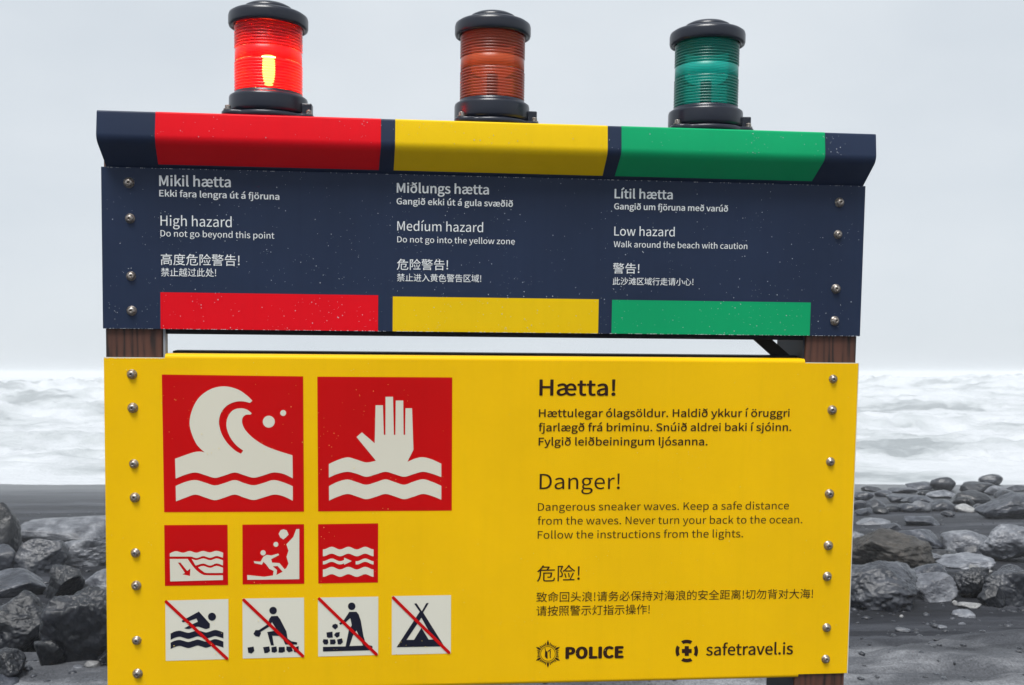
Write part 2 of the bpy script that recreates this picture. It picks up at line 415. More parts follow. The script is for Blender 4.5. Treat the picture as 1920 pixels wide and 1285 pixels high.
'í':(289,'97 0 96 0 0 570 -96 0/129 672 184 181 -68 63 -166 -195'),
'ð':(639,'473 364 3 -67 -10 -93 -30 -73 -49 -48 -69 -17 -64 14 -52 39 -36 62 -13 81 11 75 32 59 52 39 70 15 39 -4 39 -13 39 -26/170 587 166 85 41 -46 35 -51 28 -59 20 -67 -33 33 -37 24 -41 14 -44 4 -96 -19 -77 -53 -51 -82 -18 -108 21 -116 55 -87 81 -54 95 -19 104 23 80 65 51 99 18 130 -11 128 -33 109 -50 93 -64 77 151 78 -28 48 -166 -86 -79 58 -84 49 -43 -61 68 -40 62 -45 -148 -77'),
'ó':(637,'318 -14 100 20 84 59 58 93 22 127 -22 127 -58 94 -84 59 -100 20 -100 -20 -84 -59 -58 -94 -21 -127 21 -127 58 -93 84 -59/318 66 -67 16 -52 44 -34 69 -12 90 12 89 34 70 52 44 67 16 68 -16 52 -44 34 -70 12 -89 -12 -90 -34 -69 -52 -44/300 672 185 181 -67 63 -167 -195'),
'ö':(637,'318 -14 100 20 84 59 58 93 22 127 -22 127 -58 94 -84 59 -100 20 -100 -20 -84 -59 -58 -94 -21 -127 21 -127 58 -93 84 -59/318 66 -67 16 -52 44 -34 69 -12 90 12 89 34 70 52 44 67 16 68 -16 52 -44 34 -70 12 -89 -12 -90 -34 -69 -52 -44/206 690 23 5 18 12 12 18 5 23 -5 23 -12 18 -18 12 -23 5 -24 -5 -18 -12 -12 -18 -4 -23 4 -23 12 -18 18 -12/431 690 23 5 18 12 12 18 4 23 -4 23 -12 18 -18 12 -23 5 -24 -5 -18 -12 -12 -18 -4 -23 4 -23 12 -18 18 -12'),
'ú':(638,'264 -14 54 8 49 21 44 32 41 42 3 0 7 -89 80 0 0 570 -96 0 0 -404 -38 -43 -37 -31 -38 -17 -41 -6 -49 9 -33 27 -19 47 -6 69 0 349 -97 0 0 -361 11 -96 32 -70 54 -42/301 672 184 181 -67 63 -166 -195'),
'作':(1050,'553 870 -63 -152 -79 -139 -91 -115 61 -53 151 220 72 0 0 -714 80 0 0 255 316 0 0 75 -316 0 0 160 302 0 0 72 -302 0 0 152 327 0 0 76 -442 0 59 143/299 878 -70 -157 -90 -144 -101 -118 46 -79 104 125 0 -587 79 0 0 711 108 226'),
'保':(1050,'475 763 391 0 0 -194 -391 0/399 833 0 -335 229 0 0 -130 -307 0 0 -73 261 0 -83 -108 -100 -94 -108 -69 55 -62 102 74 97 96 83 112 0 -328 79 0 0 331 79 -112 92 -99 97 -76 55 63 -102 70 -95 94 -79 108 248 0 0 73 -295 0 0 130 237 0 0 335/291 879 -73 -156 -92 -142 -102 -118 44 -77 114 135 0 -602 75 0 0 719 107 218'),
'入':(1050,'310 793 169 -172 -91 -271 -142 -212 -203 -152 73 -63 187 148 141 196 99 249 110 -217 128 -207 193 -166 39 90 -251 258 -162 307 -242 279'),
'全':(1050,'518 894 -132 -161 -170 -140 -189 -108 55 -64 125 72 0 -69 277 0 0 -163 -271 0 0 -71 271 0 0 -173 -404 0 0 -72 896 0 0 72 -410 0 0 173 284 0 0 71 -284 0 0 163 284 0 0 70 122 -77 54 66 -165 98 -153 115 -139 138 18 27/210 495 115 83 107 95 93 103 102 -106 107 -93 114 -82'),
'切':(1050,'441 790 0 -76 169 0 -18 -293 -77 -255 -188 -187 57 -62 200 205 84 276 21 316 218 0 -15 -381 -20 -218 -29 -91 -40 -19 -141 7 24 -81 149 -1 82 47 33 104 21 239 15 426 1 44/158 70 305 152 -14 69 -206 -87 0 318 212 46 -13 71 -199 -42 0 244 -76 0 0 -260 -138 -30 13 -72 125 27 0 -289 -8 -36 -18 -24 -20 -15'),
'务':(1050,'468 400 -19 -104 -317 0 0 -69 292 0 -80 -115 -120 -78 -164 -49 43 -67 183 64 134 100 88 145 320 0 -19 -115 -21 -72 -23 -36 -47 -10 -159 7 25 -70 158 -3 85 29 32 51 27 96 24 157 4 35 -384 0 20 98/783 707 -70 -59 -83 -51 -95 -43 -78 39 -65 46 -52 53 15 15/401 883 -71 -95 -102 -95 -133 -85 49 -59 145 98 156 -125 -397 -78 32 -69 154 24 153 34 147 47 130 -43 144 -30 157 -19 44 71 -382 61 110 62 94 75 74 89 -47 32 -13 -4 -428 0 66 94'),
'勿':(1050,'287 881 -65 -177 -87 -158 -103 -128 70 -51 178 273 148 0 -85 -219 -115 -188 -145 -147 66 -54 149 162 120 205 93 241 155 0 -69 -268 -104 -225 -148 -172 68 -52 151 188 109 240 74 289 145 0 -20 -342 -24 -197 -31 -84 -44 -17 -147 5 24 -79 155 -1 84 45 36 98 26 220 22 387 2 42 -660 0 54 146'),
'区':(1050,'974 826 -872 0 0 -879 898 0 0 76 -820 0 0 726 794 0/272 614 258 -226 -293 -231 63 -60 286 238 225 -238 64 57 -235 239 202 276 -74 30 -185 -256 -254 218'),
'危':(1050,'345 744 266 0 -65 -112 -285 0/329 884 -66 -117 -97 -121 -128 -110 59 -57 79 66 0 -117 -8 -152 -40 -162 -94 -150 61 -52 101 163 47 182 11 169 0 134 734 0 0 72 -352 0 87 146 -57 38 -14 -4 -265 0 30 58/364 459 0 -405 16 -80 55 -38 105 -11 301 0 95 17 49 61 21 121 -74 30 -11 -99 -27 -46 -56 -11 -297 0 -63 4 -30 17 -7 36 0 335 327 0 -31 -172 -35 -9 -115 5 21 -69 129 -1 64 26 21 41 14 82 11 135 1 31'),
'告':(1050,'261 874 -49 -118 -62 -108 -73 -89 71 -43 100 143 259 0 0 -166 -443 0 0 -74 925 0 0 74 -400 0 0 166 323 0 0 72 -323 0 0 151 -82 0 0 -151 -220 0 52 123/194 314 0 -407 79 0 0 59 513 0 0 -57 82 0 0 405/273 40 0 202 513 0 0 -202'),
'命':(1050,'530 895 -129 -136 -173 -114 -192 -76 46 -76 229 107 0 -66 420 0 0 70 226 -106 59 76 -168 60 -154 88 -119 104 18 24/319 605 209 167 201 -167/134 446 0 -449 73 0 0 89 248 0 0 360/207 376 173 0 0 -219 -173 0/566 446 0 -531 77 0 0 460 202 0 0 -225 -19 -18 -124 1 23 -73 158 12 24 17 11 25 3 36 0 296'),
'回':(1050,'393 525 256 0 0 -240 -256 0/318 597 0 -383 409 0 0 383/86 839 0 -922 81 0 0 57 714 0 0 -57 84 0 0 922/167 48 0 713 714 0 0 -713'),
'域':(1050,'309 108 20 -75 360 104 -7 66/436 492 138 0 0 -178 -138 0/375 556 0 -306 263 0 0 306/38 136 29 -78 283 143 -22 70 -98 -47 0 327 96 0 0 75 -96 0 0 244 -73 0 0 -244 -112 0 0 -75 112 0 0 -362/905 556 -100 -272 -31 370 223 0 0 73 -57 0 47 45 -129 108 -45 -40 125 -113 -166 0 -1 154 -76 0 2 -154 -354 0 0 -73 357 0 46 -468 -64 -79 -72 -70 -81 -60 58 -52 180 171 37 -96 47 -61 58 -22 52 17 31 58 17 110 -56 41 -6 -88 -12 -48 -17 -15 -36 22 -32 62 -26 99 61 111 50 122 42 133'),
'处':(1050,'447 643 -25 -139 -36 -123 -46 -106 -104 280 29 88/231 878 -40 -200 -60 -178 -76 -136 64 -44 75 132 104 -248 -75 -94 -88 -76 -99 -58 65 -61 92 57 83 72 73 89 140 -115 162 -55 176 -14 154 0 33 81 -183 -1 -159 13 -150 52 -130 108 64 140 48 167 32 195 -52 14 -16 -3 -184 0 30 143/646 880 0 -773 84 0 0 439 185 -247 69 43 -227 282 -27 -16 0 272'),
'大':(1050,'484 881 -16 -300 -403 0 0 -81 390 0 -67 -197 -129 -180 -214 -140 60 -65 212 143 134 180 75 199 101 -220 139 -177 181 -125 59 74 -181 118 -139 174 -95 216 398 0 0 81 -436 0 16 300'),
'头':(1050,'564 173 142 -76 129 -83 103 -83 53 61 -106 80 -134 83 -145 75/202 778 239 -129 46 64 -242 122/107 587 239 -134 50 62 -242 128/60 401 0 -74 447 0 -81 -146 -144 -113 -223 -82 46 -66 246 96 155 137 85 174 403 0 0 74 -385 0 19 143 7 157 2 171 -81 0 -2 -174 -6 -157 -21 -140'),
'安':(1050,'435 864 49 -102 -386 0 0 -214 78 0 0 139 695 0 0 -139 83 0 0 214 -377 0 -61 122/689 397 -37 -80 -46 -69 -56 -61 -224 82 83 128/314 397 -111 -163 276 -103 -112 -60 -131 -47 -150 -33 51 -72 161 43 143 58 122 76 332 -173 65 69 -331 163 59 70 50 80 41 92 203 0 0 75 -530 0 75 154 -85 17 -84 -171 -286 0 0 -75'),
'对':(1050,'527 414 114 -238 69 35 -119 232/96 476 193 -196 -70 -123 -81 -100 -91 -75 56 -64 92 79 81 98 70 118 111 -162 63 58 -138 186 44 129 34 145 23 161 -51 15 -14 -3 -344 0 0 -75 323 0 -75 -306 -171 164/804 882 0 -253 -298 0 0 -75 298 0 0 -531 -26 -25 -142 2 26 -83 174 16 26 18 15 28 4 44 0 531 126 0 0 75 -126 0 0 253'),
'小':(1050,'487 868 0 -843 -29 -28 -174 1 32 -82 203 15 31 17 17 30 5 47 0 843/741 600 86 -162 71 -166 42 -145 85 35 -46 144 -74 164 -89 158/212 621 -37 -150 -59 -153 -82 -131 74 -42 85 137 63 162 44 162'),
'度':(1050,'405 676 0 -91 -169 0 0 -65 169 0 0 -174 409 0 0 174 170 0 0 65 -170 0 0 91 -78 0 0 -91 -255 0 0 91/736 520 0 -111 -255 0 0 111/795 213 -52 -51 -63 -43 -72 -37 -179 131/251 278 0 -65 137 0 -36 -14 170 -150 -320 -60 31 -67 372 85 110 -40 120 -31 129 -20 47 68 -318 64 87 56 73 68 58 83 -50 27 -13 -4/497 869 42 -91 -407 0 0 -286 -5 -175 -26 -190 -62 -175 70 -36 66 186 29 203 7 188 0 211 785 0 0 74 -368 0 -52 110'),
'心':(1050,'310 589 0 -521 13 -81 45 -41 89 -11 212 0 90 23 46 80 19 155 -76 36 -10 -138 -23 -65 -49 -17 -203 0 -45 5 -21 17 -5 37 0 521/142 511 -22 -135 -32 -140 -42 -123 80 -33 91 416/799 509 138 -399 78 32 -142 396/359 794 283 -240 57 59 -286 233'),
'必':(1050,'326 824 264 -202 53 63 -266 194/154 565 -27 -122 -41 -122 -53 -105 75 -30 53 108 39 127 29 124/776 497 168 -340 76 36 -173 335/831 820 -112 -192 -142 -184 -172 -167 0 350 -81 0 0 -415 -290 -171 51 -63 239 139 0 -53 12 -85 46 -42 89 -12 213 0 87 22 45 76 20 147 -78 36 -10 -127 -23 -61 -45 -15 -203 0 -45 5 -21 18 -6 37 0 115 201 182 168 206 136 222'),
'持':(1050,'471 214 115 -187 65 41 -119 181/658 877 0 -131 -224 0 0 -72 224 0 0 -133 -278 0 0 -73 416 0 0 -117 -404 0 0 -73 404 0 0 -266 -20 -19 -130 1 24 -77 160 13 25 16 13 26 4 40 0 266 130 0 0 73 -130 0 0 117 136 0 0 73 -275 0 0 133 225 0 0 72 -225 0 0 131/180 881 0 -211 -136 0 0 -73 136 0 0 -228 -151 -44 20 -78 131 42 0 -277 -18 -20 -99 1 22 -74 132 15 21 16 12 24 3 37 0 302 115 38 -11 72 -104 -32 0 206 111 0 0 73 -111 0 0 211'),
'指':(1050,'879 820 -338 -98 0 156 -78 0 0 -298 13 -70 47 -35 95 -10 244 0 81 15 42 53 19 108 -72 28 -9 -85 -21 -38 -44 -9 -236 0 -51 3 -24 13 -6 27 0 77 398 105/538 141 342 0 0 -111 -342 0/538 205 0 105 342 0 0 -105/463 377 0 -460 75 0 0 48 342 0 0 -44 78 0 0 456/193 882 0 -212 -147 0 0 -74 147 0 0 -226 -160 -44 23 -77 137 41 0 -282 -20 -20 -105 1 24 -72 141 14 22 16 11 25 4 37 0 304 140 43 -10 74 -130 -38 0 204 125 0 0 74 -125 0 0 212'),
'按':(1050,'811 398 -23 -93 -34 -79 -45 -67 -167 87 71 152/438 221 216 -117 -76 -51 -93 -39 -109 -31 39 -68 121 38 102 50 85 61 222 -150 57 61 -226 145 52 78 40 92 28 108 111 0 0 72 -364 0 53 154 -79 12 -59 -166 -185 0 0 -72 154 0/402 748 0 -205 75 0 0 135 440 0 0 -134 76 0 0 204 -246 0 -45 140 -79 -15 39 -125/186 882 0 -211 -142 0 0 -74 142 0 0 -262 -154 -44 18 -77 136 42 0 -249 -20 -20 -105 0 24 -71 140 14 21 16 12 24 4 37 0 273 134 45 -10 70 -124 -38 0 240 113 0 0 74 -113 0 0 211'),
'操':(1050,'554 779 242 0 0 -110 -242 0/484 839 0 -230 385 0 0 230/441 504 139 0 0 -120 -139 0/767 504 143 0 0 -120 -143 0/167 882 0 -212 -119 0 0 -73 119 0 0 -230 -128 -43 20 -76 108 41 0 -281 -15 -15 -76 0 23 -71 111 14 32 72 0 309 104 40 -13 71 -91 -34 0 203 97 0 0 73 -97 0 0 212/637 326 0 -80 -278 0 0 -66 228 0 -85 -74 -102 -61 -109 -44 49 -62 108 49 101 68 88 81 0 -222 74 0 0 227 75 -77 88 -67 90 -49 52 60 -94 43 -89 59 -75 69 241 0 0 66 -288 0 0 80 265 0 0 236 -272 0 0 -236 -60 0 0 236 -265 0 0 -236'),
'止':(1050,'197 650 0 -604 -146 0 0 -78 946 0 0 78 -391 0 0 406 345 0 0 78 -345 0 0 349 -82 0 0 -833 -246 0 0 604'),
'此':(1050,'46 14 15 -84 502 94 -5 79 -150 -27 0 406 150 0 0 76 -150 0 0 324 -80 0 0 -821 -119 -20 0 628 -78 0 0 -642/610 882 0 -787 11 -89 38 -44 75 -11 161 0 72 21 37 72 16 135 -76 35 -7 -115 -15 -57 -33 -16 -144 0 -34 5 -14 20 -4 41 0 327 291 170 -65 64 -226 -154 0 383'),
'沙':(1050,'441 704 -33 -129 -44 -121 -53 -101 70 -41 54 108 47 130 38 139/793 693 145 -295 73 33 -151 292/866 403 -115 -201 -182 -138 -256 -83 44 -72 269 95 192 154 121 220/612 874 0 -635 81 0 0 635/96 813 198 -118 47 64 -201 111/39 524 193 -114 45 65 -195 107/74 -17 67 -52 187 340 -59 50'),
'浪':(1050,'96 806 163 -133 55 55 -166 127/44 521 180 -118 49 61 -183 112/66 -11 71 -47 161 328 -64 47/834 515 0 -118 -388 0 0 118/834 582 -388 0 0 115 388 0/372 -91 282 107 -11 70 -197 -62 0 304 155 0 81 -176 118 -137 157 -92 51 69 -82 34 -72 48 -63 58 168 116 -52 51 -157 -114 -74 143 235 0 0 439 -207 0 -59 124 -71 -19 46 -105 -252 0 0 -709 -7 -42 -14 -28 -17 -18'),
'海':(1050,'100 814 182 -112 46 60 -183 106/44 508 172 -110 46 61 -175 104/76 -23 68 -43 138 342 -61 43/585 493 117 -119 -221 0 18 148 363 0 -7 -148 -149 0 43 31 -119 117/299 374 0 -73 98 0 -39 -231 468 0 -25 -65 -38 -16 -124 7 22 -68 132 -2 75 38 34 106 80 0 0 69 -70 0 12 162 88 0 0 73 -83 0 8 179 1 37 -505 0 -26 -216/471 301 380 0 -14 -162 -390 0/559 270 125 -131 47 33 -127 126/464 883 -46 -121 -60 -111 -71 -92 68 -44 113 176 517 0 0 73 -482 0 38 99'),
'滩':(1050,'68 819 159 -123 46 58 -160 117/37 536 166 -117 46 60 -168 109/53 -22 67 -40 136 335 -59 40/774 826 78 -152 64 28 -81 148/668 391 137 0 0 -140 -137 0/668 460 0 141 137 0 0 -141/668 183 137 0 0 -143 -137 0/254 527 128 -213 -45 -108 -53 -90 -60 -69 50 -54 57 65 51 79 44 91 71 -168 61 33 -100 218 53 212 31 -42 58 75 0 -638 68 0 0 53 337 0 0 69 -133 0 0 143 110 0 0 68 -110 0 0 140 109 0 0 69 -109 0 0 141 120 0 0 69 -324 0 86 194 -70 20 -42 -112 -57 -114 -69 -101 20 167 -45 10 -13 -2 -203 0 0 -71 185 0 -51 -264 -100 158'),
'灯':(1050,'105 667 -46 -257 61 -26 45 276/399 684 -77 -219 49 -22 95 215/230 877 0 -336 -11 -199 -51 -193 -123 -175 57 -58 79 92 55 99 37 104 137 -160 52 61 -172 178 17 251 0 336/466 796 0 -76 277 0 0 -688 -29 -27 -176 2 32 -85 204 15 30 19 17 30 5 46 0 688 183 0 0 76'),
'照':(1050,'555 428 307 0 0 -160 -307 0/481 494 0 -292 459 0 0 292/357 131 22 -211 77 12 -26 207/582 134 64 -212 78 17 -69 209/796 140 134 -226 74 33 -136 222/183 162 -138 -218 76 -33 137 229/172 767 158 0 0 -185 -158 0/172 307 0 206 158 0 0 -206/98 837 0 -655 74 0 0 53 231 0 0 602/450 839 0 -70 175 0 -33 -88 -65 -67 -111 -48 44 -59 129 62 76 87 38 113 188 0 -29 -155 -31 -8 -106 4 20 -65 119 -1 62 25 42 240 3 30'),
'的':(1050,'580 444 161 -245 67 42 -167 238/252 884 -43 -171 -118 0 0 -770 73 0 0 83 293 0 0 687 -175 0 55 157/164 643 220 0 0 -222 -220 0/164 98 0 254 220 0 0 -254/628 887 -41 -143 -55 -132 -67 -109 67 -45 98 186 269 0 -15 -339 -20 -196 -28 -84 -45 -18 -157 7 27 -76 156 -2 85 44 34 96 22 217 17 383 1 40 -317 0 45 154'),
'示':(1050,'246 369 -55 -117 -72 -106 -82 -87 72 -47 82 94 75 114 61 127/718 336 75 -109 66 -115 43 -101 79 35 -46 101 -68 112 -76 108/157 805 0 -78 739 0 0 78/63 549 0 -77 421 0 0 -452 -25 -22 -161 2 29 -83 192 14 30 17 16 28 4 43 0 453 419 0 0 77'),
'禁':(1050,'694 113 215 -182 65 43 -219 177/189 409 0 -68 688 0 0 68/261 149 -57 -64 -70 -58 -77 -48 63 -49 77 54 74 68 63 74/254 883 0 -107 -176 0 0 -66 152 0 -55 -79 -66 -71 -70 -53 49 -54 166 183 0 -191 74 0 0 187 121 -99 43 53 -164 114 0 10 146 0 0 66 -146 0 0 107/68 257 0 -68 421 0 0 -188 -21 -18 -141 1 26 -69 171 11 27 15 14 23 4 36 0 189 416 0 0 68/710 883 0 -107 -187 0 0 -66 159 0 -59 -77 -71 -69 -75 -50 48 -55 185 186 0 -200 75 0 0 196 171 -182 50 55 -71 52 -70 68 -58 76 164 0 0 66 -186 0 0 107'),
'离':(1050,'454 869 37 -83 -424 0 0 -70 918 0 0 70 -413 0 -49 104/310 24 382 51 34 -55 54 38 -127 174 -52 -32 51 -68 -258 -25 100 137 368 0 0 -244 -21 -19 -133 1 26 -63 163 11 25 13 14 23 4 33 0 313 -404 0 40 74 298 0 0 295 -79 0 0 -231 -539 0 0 231 -75 0 0 -295 305 0 -39 -74 -334 0 0 -395 77 0 0 327 218 0 -59 -85 -65 -58/664 701 -126 -85 -170 79 -34 -38 148 -72 -176 -78 41 -46 191 96 162 -90 35 46 -144 76 123 85'),
'背':(1050,'772 397 0 -89 -485 0 0 89/208 458 0 -542 79 0 0 182 485 0 0 -94 -23 -21 -140 2 27 -70 172 13 26 15 14 24 4 36 0 455/287 250 485 0 0 -95 -485 0/347 883 0 -92 -264 0 0 -64 264 0 0 -95 -290 -46 12 -68 278 52 0 -77 77 0 0 390/578 882 0 -277 10 -63 38 -31 78 -9 178 0 61 11 34 40 16 79 -71 28 -6 -58 -14 -26 -27 -6 -163 0 -35 3 -17 10 -3 22 0 82 294 91 -56 57 -238 -85 0 132'),
'致':(1050,'80 463 345 41 24 -49 64 34 -125 204 -60 -29 62 -97 -225 -18 117 194 241 0 0 72 -469 0 0 -72 139 0 -90 -161 -48 -45/40 53 13 -80 482 86 -3 74 -203 -34 0 157 183 0 0 73 -183 0 0 120 -78 0 0 -120 -182 0 0 -73 182 0 0 -170/652 613 196 0 -23 -131 -31 -116 -41 -103 -108 329/642 883 -42 -176 -58 -160 -77 -131 59 -60 74 124 110 -295 -65 -79 -81 -66 -97 -55 47 -70 93 56 80 66 67 75 60 -76 71 -64 80 -52 55 66 -84 51 -73 66 -62 81 57 123 43 143 31 163 73 0 0 74 -327 0 45 183'),
'色':(1050,'498 517 0 -182 -243 0 0 182/575 517 251 0 0 -182 -251 0/628 720 -109 -129 -278 0 113 129/372 886 -90 -136 -114 -119 -127 -94 44 -74 94 72 0 -450 19 -94 68 -45 131 -12 407 0 119 18 61 65 28 128 -77 29 -16 -105 -39 -50 -77 -13 -411 0 -87 6 -40 24 -10 48 0 175 571 0 0 -47 78 0 0 379 -290 0 134 167 -52 37 -15 -5 -279 0 41 69'),
'行':(1050,'457 819 0 -75 517 0 0 75/280 883 -67 -80 -86 -80 -90 -70 46 -63 273 262/411 529 0 -75 354 0 0 -436 -28 -23 -165 2 27 -78 198 12 28 17 15 28 5 41 0 437 158 0 0 75/322 658 -84 -119 -103 -110 -109 -91 56 -66 120 110 0 -469 77 0 0 555 118 162'),
'警':(1050,'202 205 0 -46 650 0 0 46/202 296 0 -46 650 0 0 46/194 112 0 -196 75 0 0 30 516 0 0 -29 76 0 0 195/269 -6 0 71 516 0 0 -71/464 451 29 -55 -421 0 0 -55 905 0 0 55 -401 0 -42 74/158 754 -28 -53 -41 -52 -54 -47 46 -42 42 37 0 -144 58 0 0 28 159 0 10 -41 73 0 50 22 35 225 1 27 -302 0 14 30 -13 2 41 0 0 38 117 0 0 -38 68 0 0 38 121 0 0 51 -121 0 0 46 -68 0 0 -46 -117 0 0 46 -68 0 0 -46 -124 0 0 -51 124 0 0 -34/669 884 -38 -88 -52 -78 -64 -64 53 -41 68 74 85 -115 -171 -75 40 -56 179 88 196 -99 44 59 -189 83 103 166 74 0 0 57 -294 0 30 74/852 738 -82 -126 -94 126/440 666 -24 -165 -22 -8 -27 1 0 138 -212 0 25 34/181 588 127 0 0 -63 -127 0'),
'请':(1050,'112 811 157 -163 53 56 -159 155/44 553 0 -76 158 0 0 -385 -9 -41 -20 -30 -22 -19 42 -67 220 181 -26 67 -110 -82 0 452/519 223 330 0 0 -86 -330 0/519 278 0 81 330 0 0 -81/645 882 0 -82 -244 0 0 -61 244 0 0 -67 -217 0 0 -58 217 0 0 -72 -275 0 0 -61 638 0 0 61 -285 0 0 72 221 0 0 58 -221 0 0 67 253 0 0 61 -253 0 0 82/445 420 0 -503 74 0 0 162 330 0 0 -74 -19 -18 -119 1 23 -68 152 13 23 15 12 23 3 33 0 416'),
'走':(1050,'230 403 -29 -160 -61 -155 -104 -123 59 -51 66 67 53 81 40 91 127 -139 168 -67 207 -17 227 0 30 76 -254 -1 -196 17 0 207 352 0 0 71 -352 0 0 167 420 0 0 74 -420 0 0 145 344 0 0 73 -344 0 0 122 -81 0 0 -122 -324 0 0 -73 324 0 0 -145 -416 0 0 -74 416 0 0 -421 -80 45 -66 66 -52 92 28 144'),
'越':(1050,'829 843 102 -130 56 35 -104 124/106 408 -3 -149 -22 -154 -54 -140 54 -46 74 215 100 -118 145 -57 199 -16 387 0 33 78 -420 -2 -103 3 -87 13 -74 23 0 205 148 0 0 70 -148 0 0 145 164 0 0 70 -180 0 0 135 159 0 0 69 -159 0 0 130 -72 0 0 -130 -162 0 0 -69 162 0 0 -135 -201 0 0 -70 218 0 0 -373 -94 162 2 136/513 148 222 141 -19 61 -118 -65 0 347 136 0 48 -361 -57 -68 -64 -57 -70 -45 49 -57 166 147 31 -64 37 -40 44 -15 49 17 29 58 16 112 -56 37 -30 -153 -25 14 -24 39 -22 63 131 290 -62 16 -89 -213 -31 280 204 0 0 68 -208 0 -3 182 -72 0 5 -182 -204 0 0 -408 -8 -36 -19 -24 -20 -14'),
'距':(1050,'160 769 202 0 0 -185 -202 0/579 513 279 0 0 -215 -279 0/989 828 -489 0 0 -870 508 0 0 77 -429 0 0 189 354 0 0 363 -354 0 0 163 410 0/37 39 20 -75 402 113 -9 69 -137 -37 0 186 138 0 0 69 -138 0 0 152 121 0 0 321 -344 0 0 -321 149 0 0 -427 -80 -21 0 342 -68 0 0 -359'),
'过':(1050,'83 813 155 -181 67 47 -161 175/400 501 147 -212 66 40 -150 207/275 488 -222 0 0 -73 144 0 0 -275 -158 -125 54 -75 53 67 47 49 40 19 102 -63 80 -36 95 -17 117 -4 361 9 25 85 -384 -20 -108 4 -92 15 -76 32 -78 54/756 879 0 -186 -407 0 0 -74 407 0 0 -417 -28 -26 -171 3 28 -81 200 14 30 17 16 29 5 44 0 417 146 0 0 74 -146 0 0 186'),
'进':(1050,'85 817 161 -177 61 50 -165 170/756 860 0 -169 -173 0 0 169 -78 0 0 -169 -149 0 0 -75 149 0 0 -123 -2 -65 -153 0 0 -76 145 0 -23 -79 -41 -73 -65 -66 56 -56 77 80 48 94 25 100 184 0 0 -268 79 0 0 268 157 0 0 76 -157 0 0 188 136 0 0 75 -136 0 0 169/583 616 173 0 0 -188 -175 0 2 64/275 502 -222 0 0 -73 144 0 0 -302 -157 -125 52 -71 54 66 48 48 40 19 101 -62 79 -35 95 -18 117 -5 363 11 24 82 -385 -20 -109 3 -91 15 -76 32 -77 54'),
'险':(1050,'442 373 69 -254 65 19 -71 251/643 402 43 -252 65 11 -45 250/89 840 0 -921 72 0 0 850 132 0 -83 -239 58 -79 29 -71 8 -63 -22 -73 -33 -10 -61 1 19 -69 70 1 56 20 23 29 14 41 4 53 -7 69 -29 77 -57 84 104 273 -52 30 -12 -3/671 890 -84 -141 -110 -122 -125 -97 47 -64 105 85 0 -63 356 0 0 69 -349 0 173 208 90 -107 106 -100 107 -84 41 71 -111 79 -108 100 -87 105 19 37/386 37 0 -71 618 0 0 71 -197 0 163 355 -71 19 -158 -374'),
'高':(1050,'300 587 455 0 0 -95 -455 0/222 645 0 -211 615 0 0 211/463 868 31 -95 -432 0 0 -69 922 0 0 69 -403 0 -42 113/101 375 0 -458 75 0 0 392 696 0 0 -310 -18 -16 -107 1 25 -60 141 10 22 13 12 21 4 32 0 375/295 247 0 -269 75 0 0 52 372 0 0 217/370 188 300 0 0 -99 -300 0'),
'黄':(1050,'622 42 310 -126 57 52 -321 123/370 91 -308 -121 54 -57 325 132/171 468 0 -359 716 0 0 359 -322 0 0 77 431 0 0 73 -261 0 0 100 191 0 0 72 -191 0 0 92 -80 0 0 -92 -257 0 0 92 -79 0 0 -92 -186 0 0 -72 186 0 0 -100 -261 0 0 -73 426 0 0 -77/398 618 0 100 257 0 0 -100/248 262 236 0 0 -94 -236 0/565 262 243 0 0 -94 -243 0/248 411 236 0 0 -93 -236 0/565 411 243 0 0 -93 -243 0'),
}
def glyph(ch):
    adv, s = GLYPHS[ch]
    out = []
    if s:
        for c in s.split('/'):
            v = list(map(int, c.split()))
            x, y = v[0], v[1]
            pts = [(x, y)]
            for i in range(2, len(v), 2):
                x += v[i]; y += v[i + 1]
                pts.append((x, y))
            out.append(pts)
    return adv, out

def text_line(body, x0, x1, ybase, cap, mat, parent, depth, bold=0.0, cjk=False, name='lettering', ybase1=None, track=0):
    """one printed line: ink from photo x0 to x1, baseline at ybase, capital height in photo pixels"""
    polys, pen = [], 0
    for ch in body:
        a, cs = glyph(ch)
        for c in cs:
            polys.append([(x + pen, y) for x, y in c])
        pen += a + track
    xs = [p[0] for c in polys for p in c]
    lo, hi = min(xs), max(xs)
    if cjk:
        ys = [p[1] for c in polys for p in c]
        yl, yh = min(ys), max(ys)
    else:
        yl, yh = 0, 770
    yb1 = ybase1
    a = S(x0, ybase)
    b = S(x1, ybase if yb1 is None else yb1)
    t = S(x0, ybase - cap)
    hgt = t[1] - a[1]
    sl = 0 if yb1 is None else (b[1] - a[1]) / (b[0] - a[0])
    sx = (b[0] - a[0]) / (hi - lo)
    out = []
    for c in polys:
        q = []
        for x, y in c:
            X = a[0] + (x - lo) * sx
            q.append((X, a[1] + (y - yl) / (yh - yl) * hgt + (X - a[0]) * sl))
        out.append(q)
    vs, fs = fill_outlines(out, bold)
    return mesh_obj(name, [(x, depth + e, z) for x, z, e in vs], fs, mat, parent)

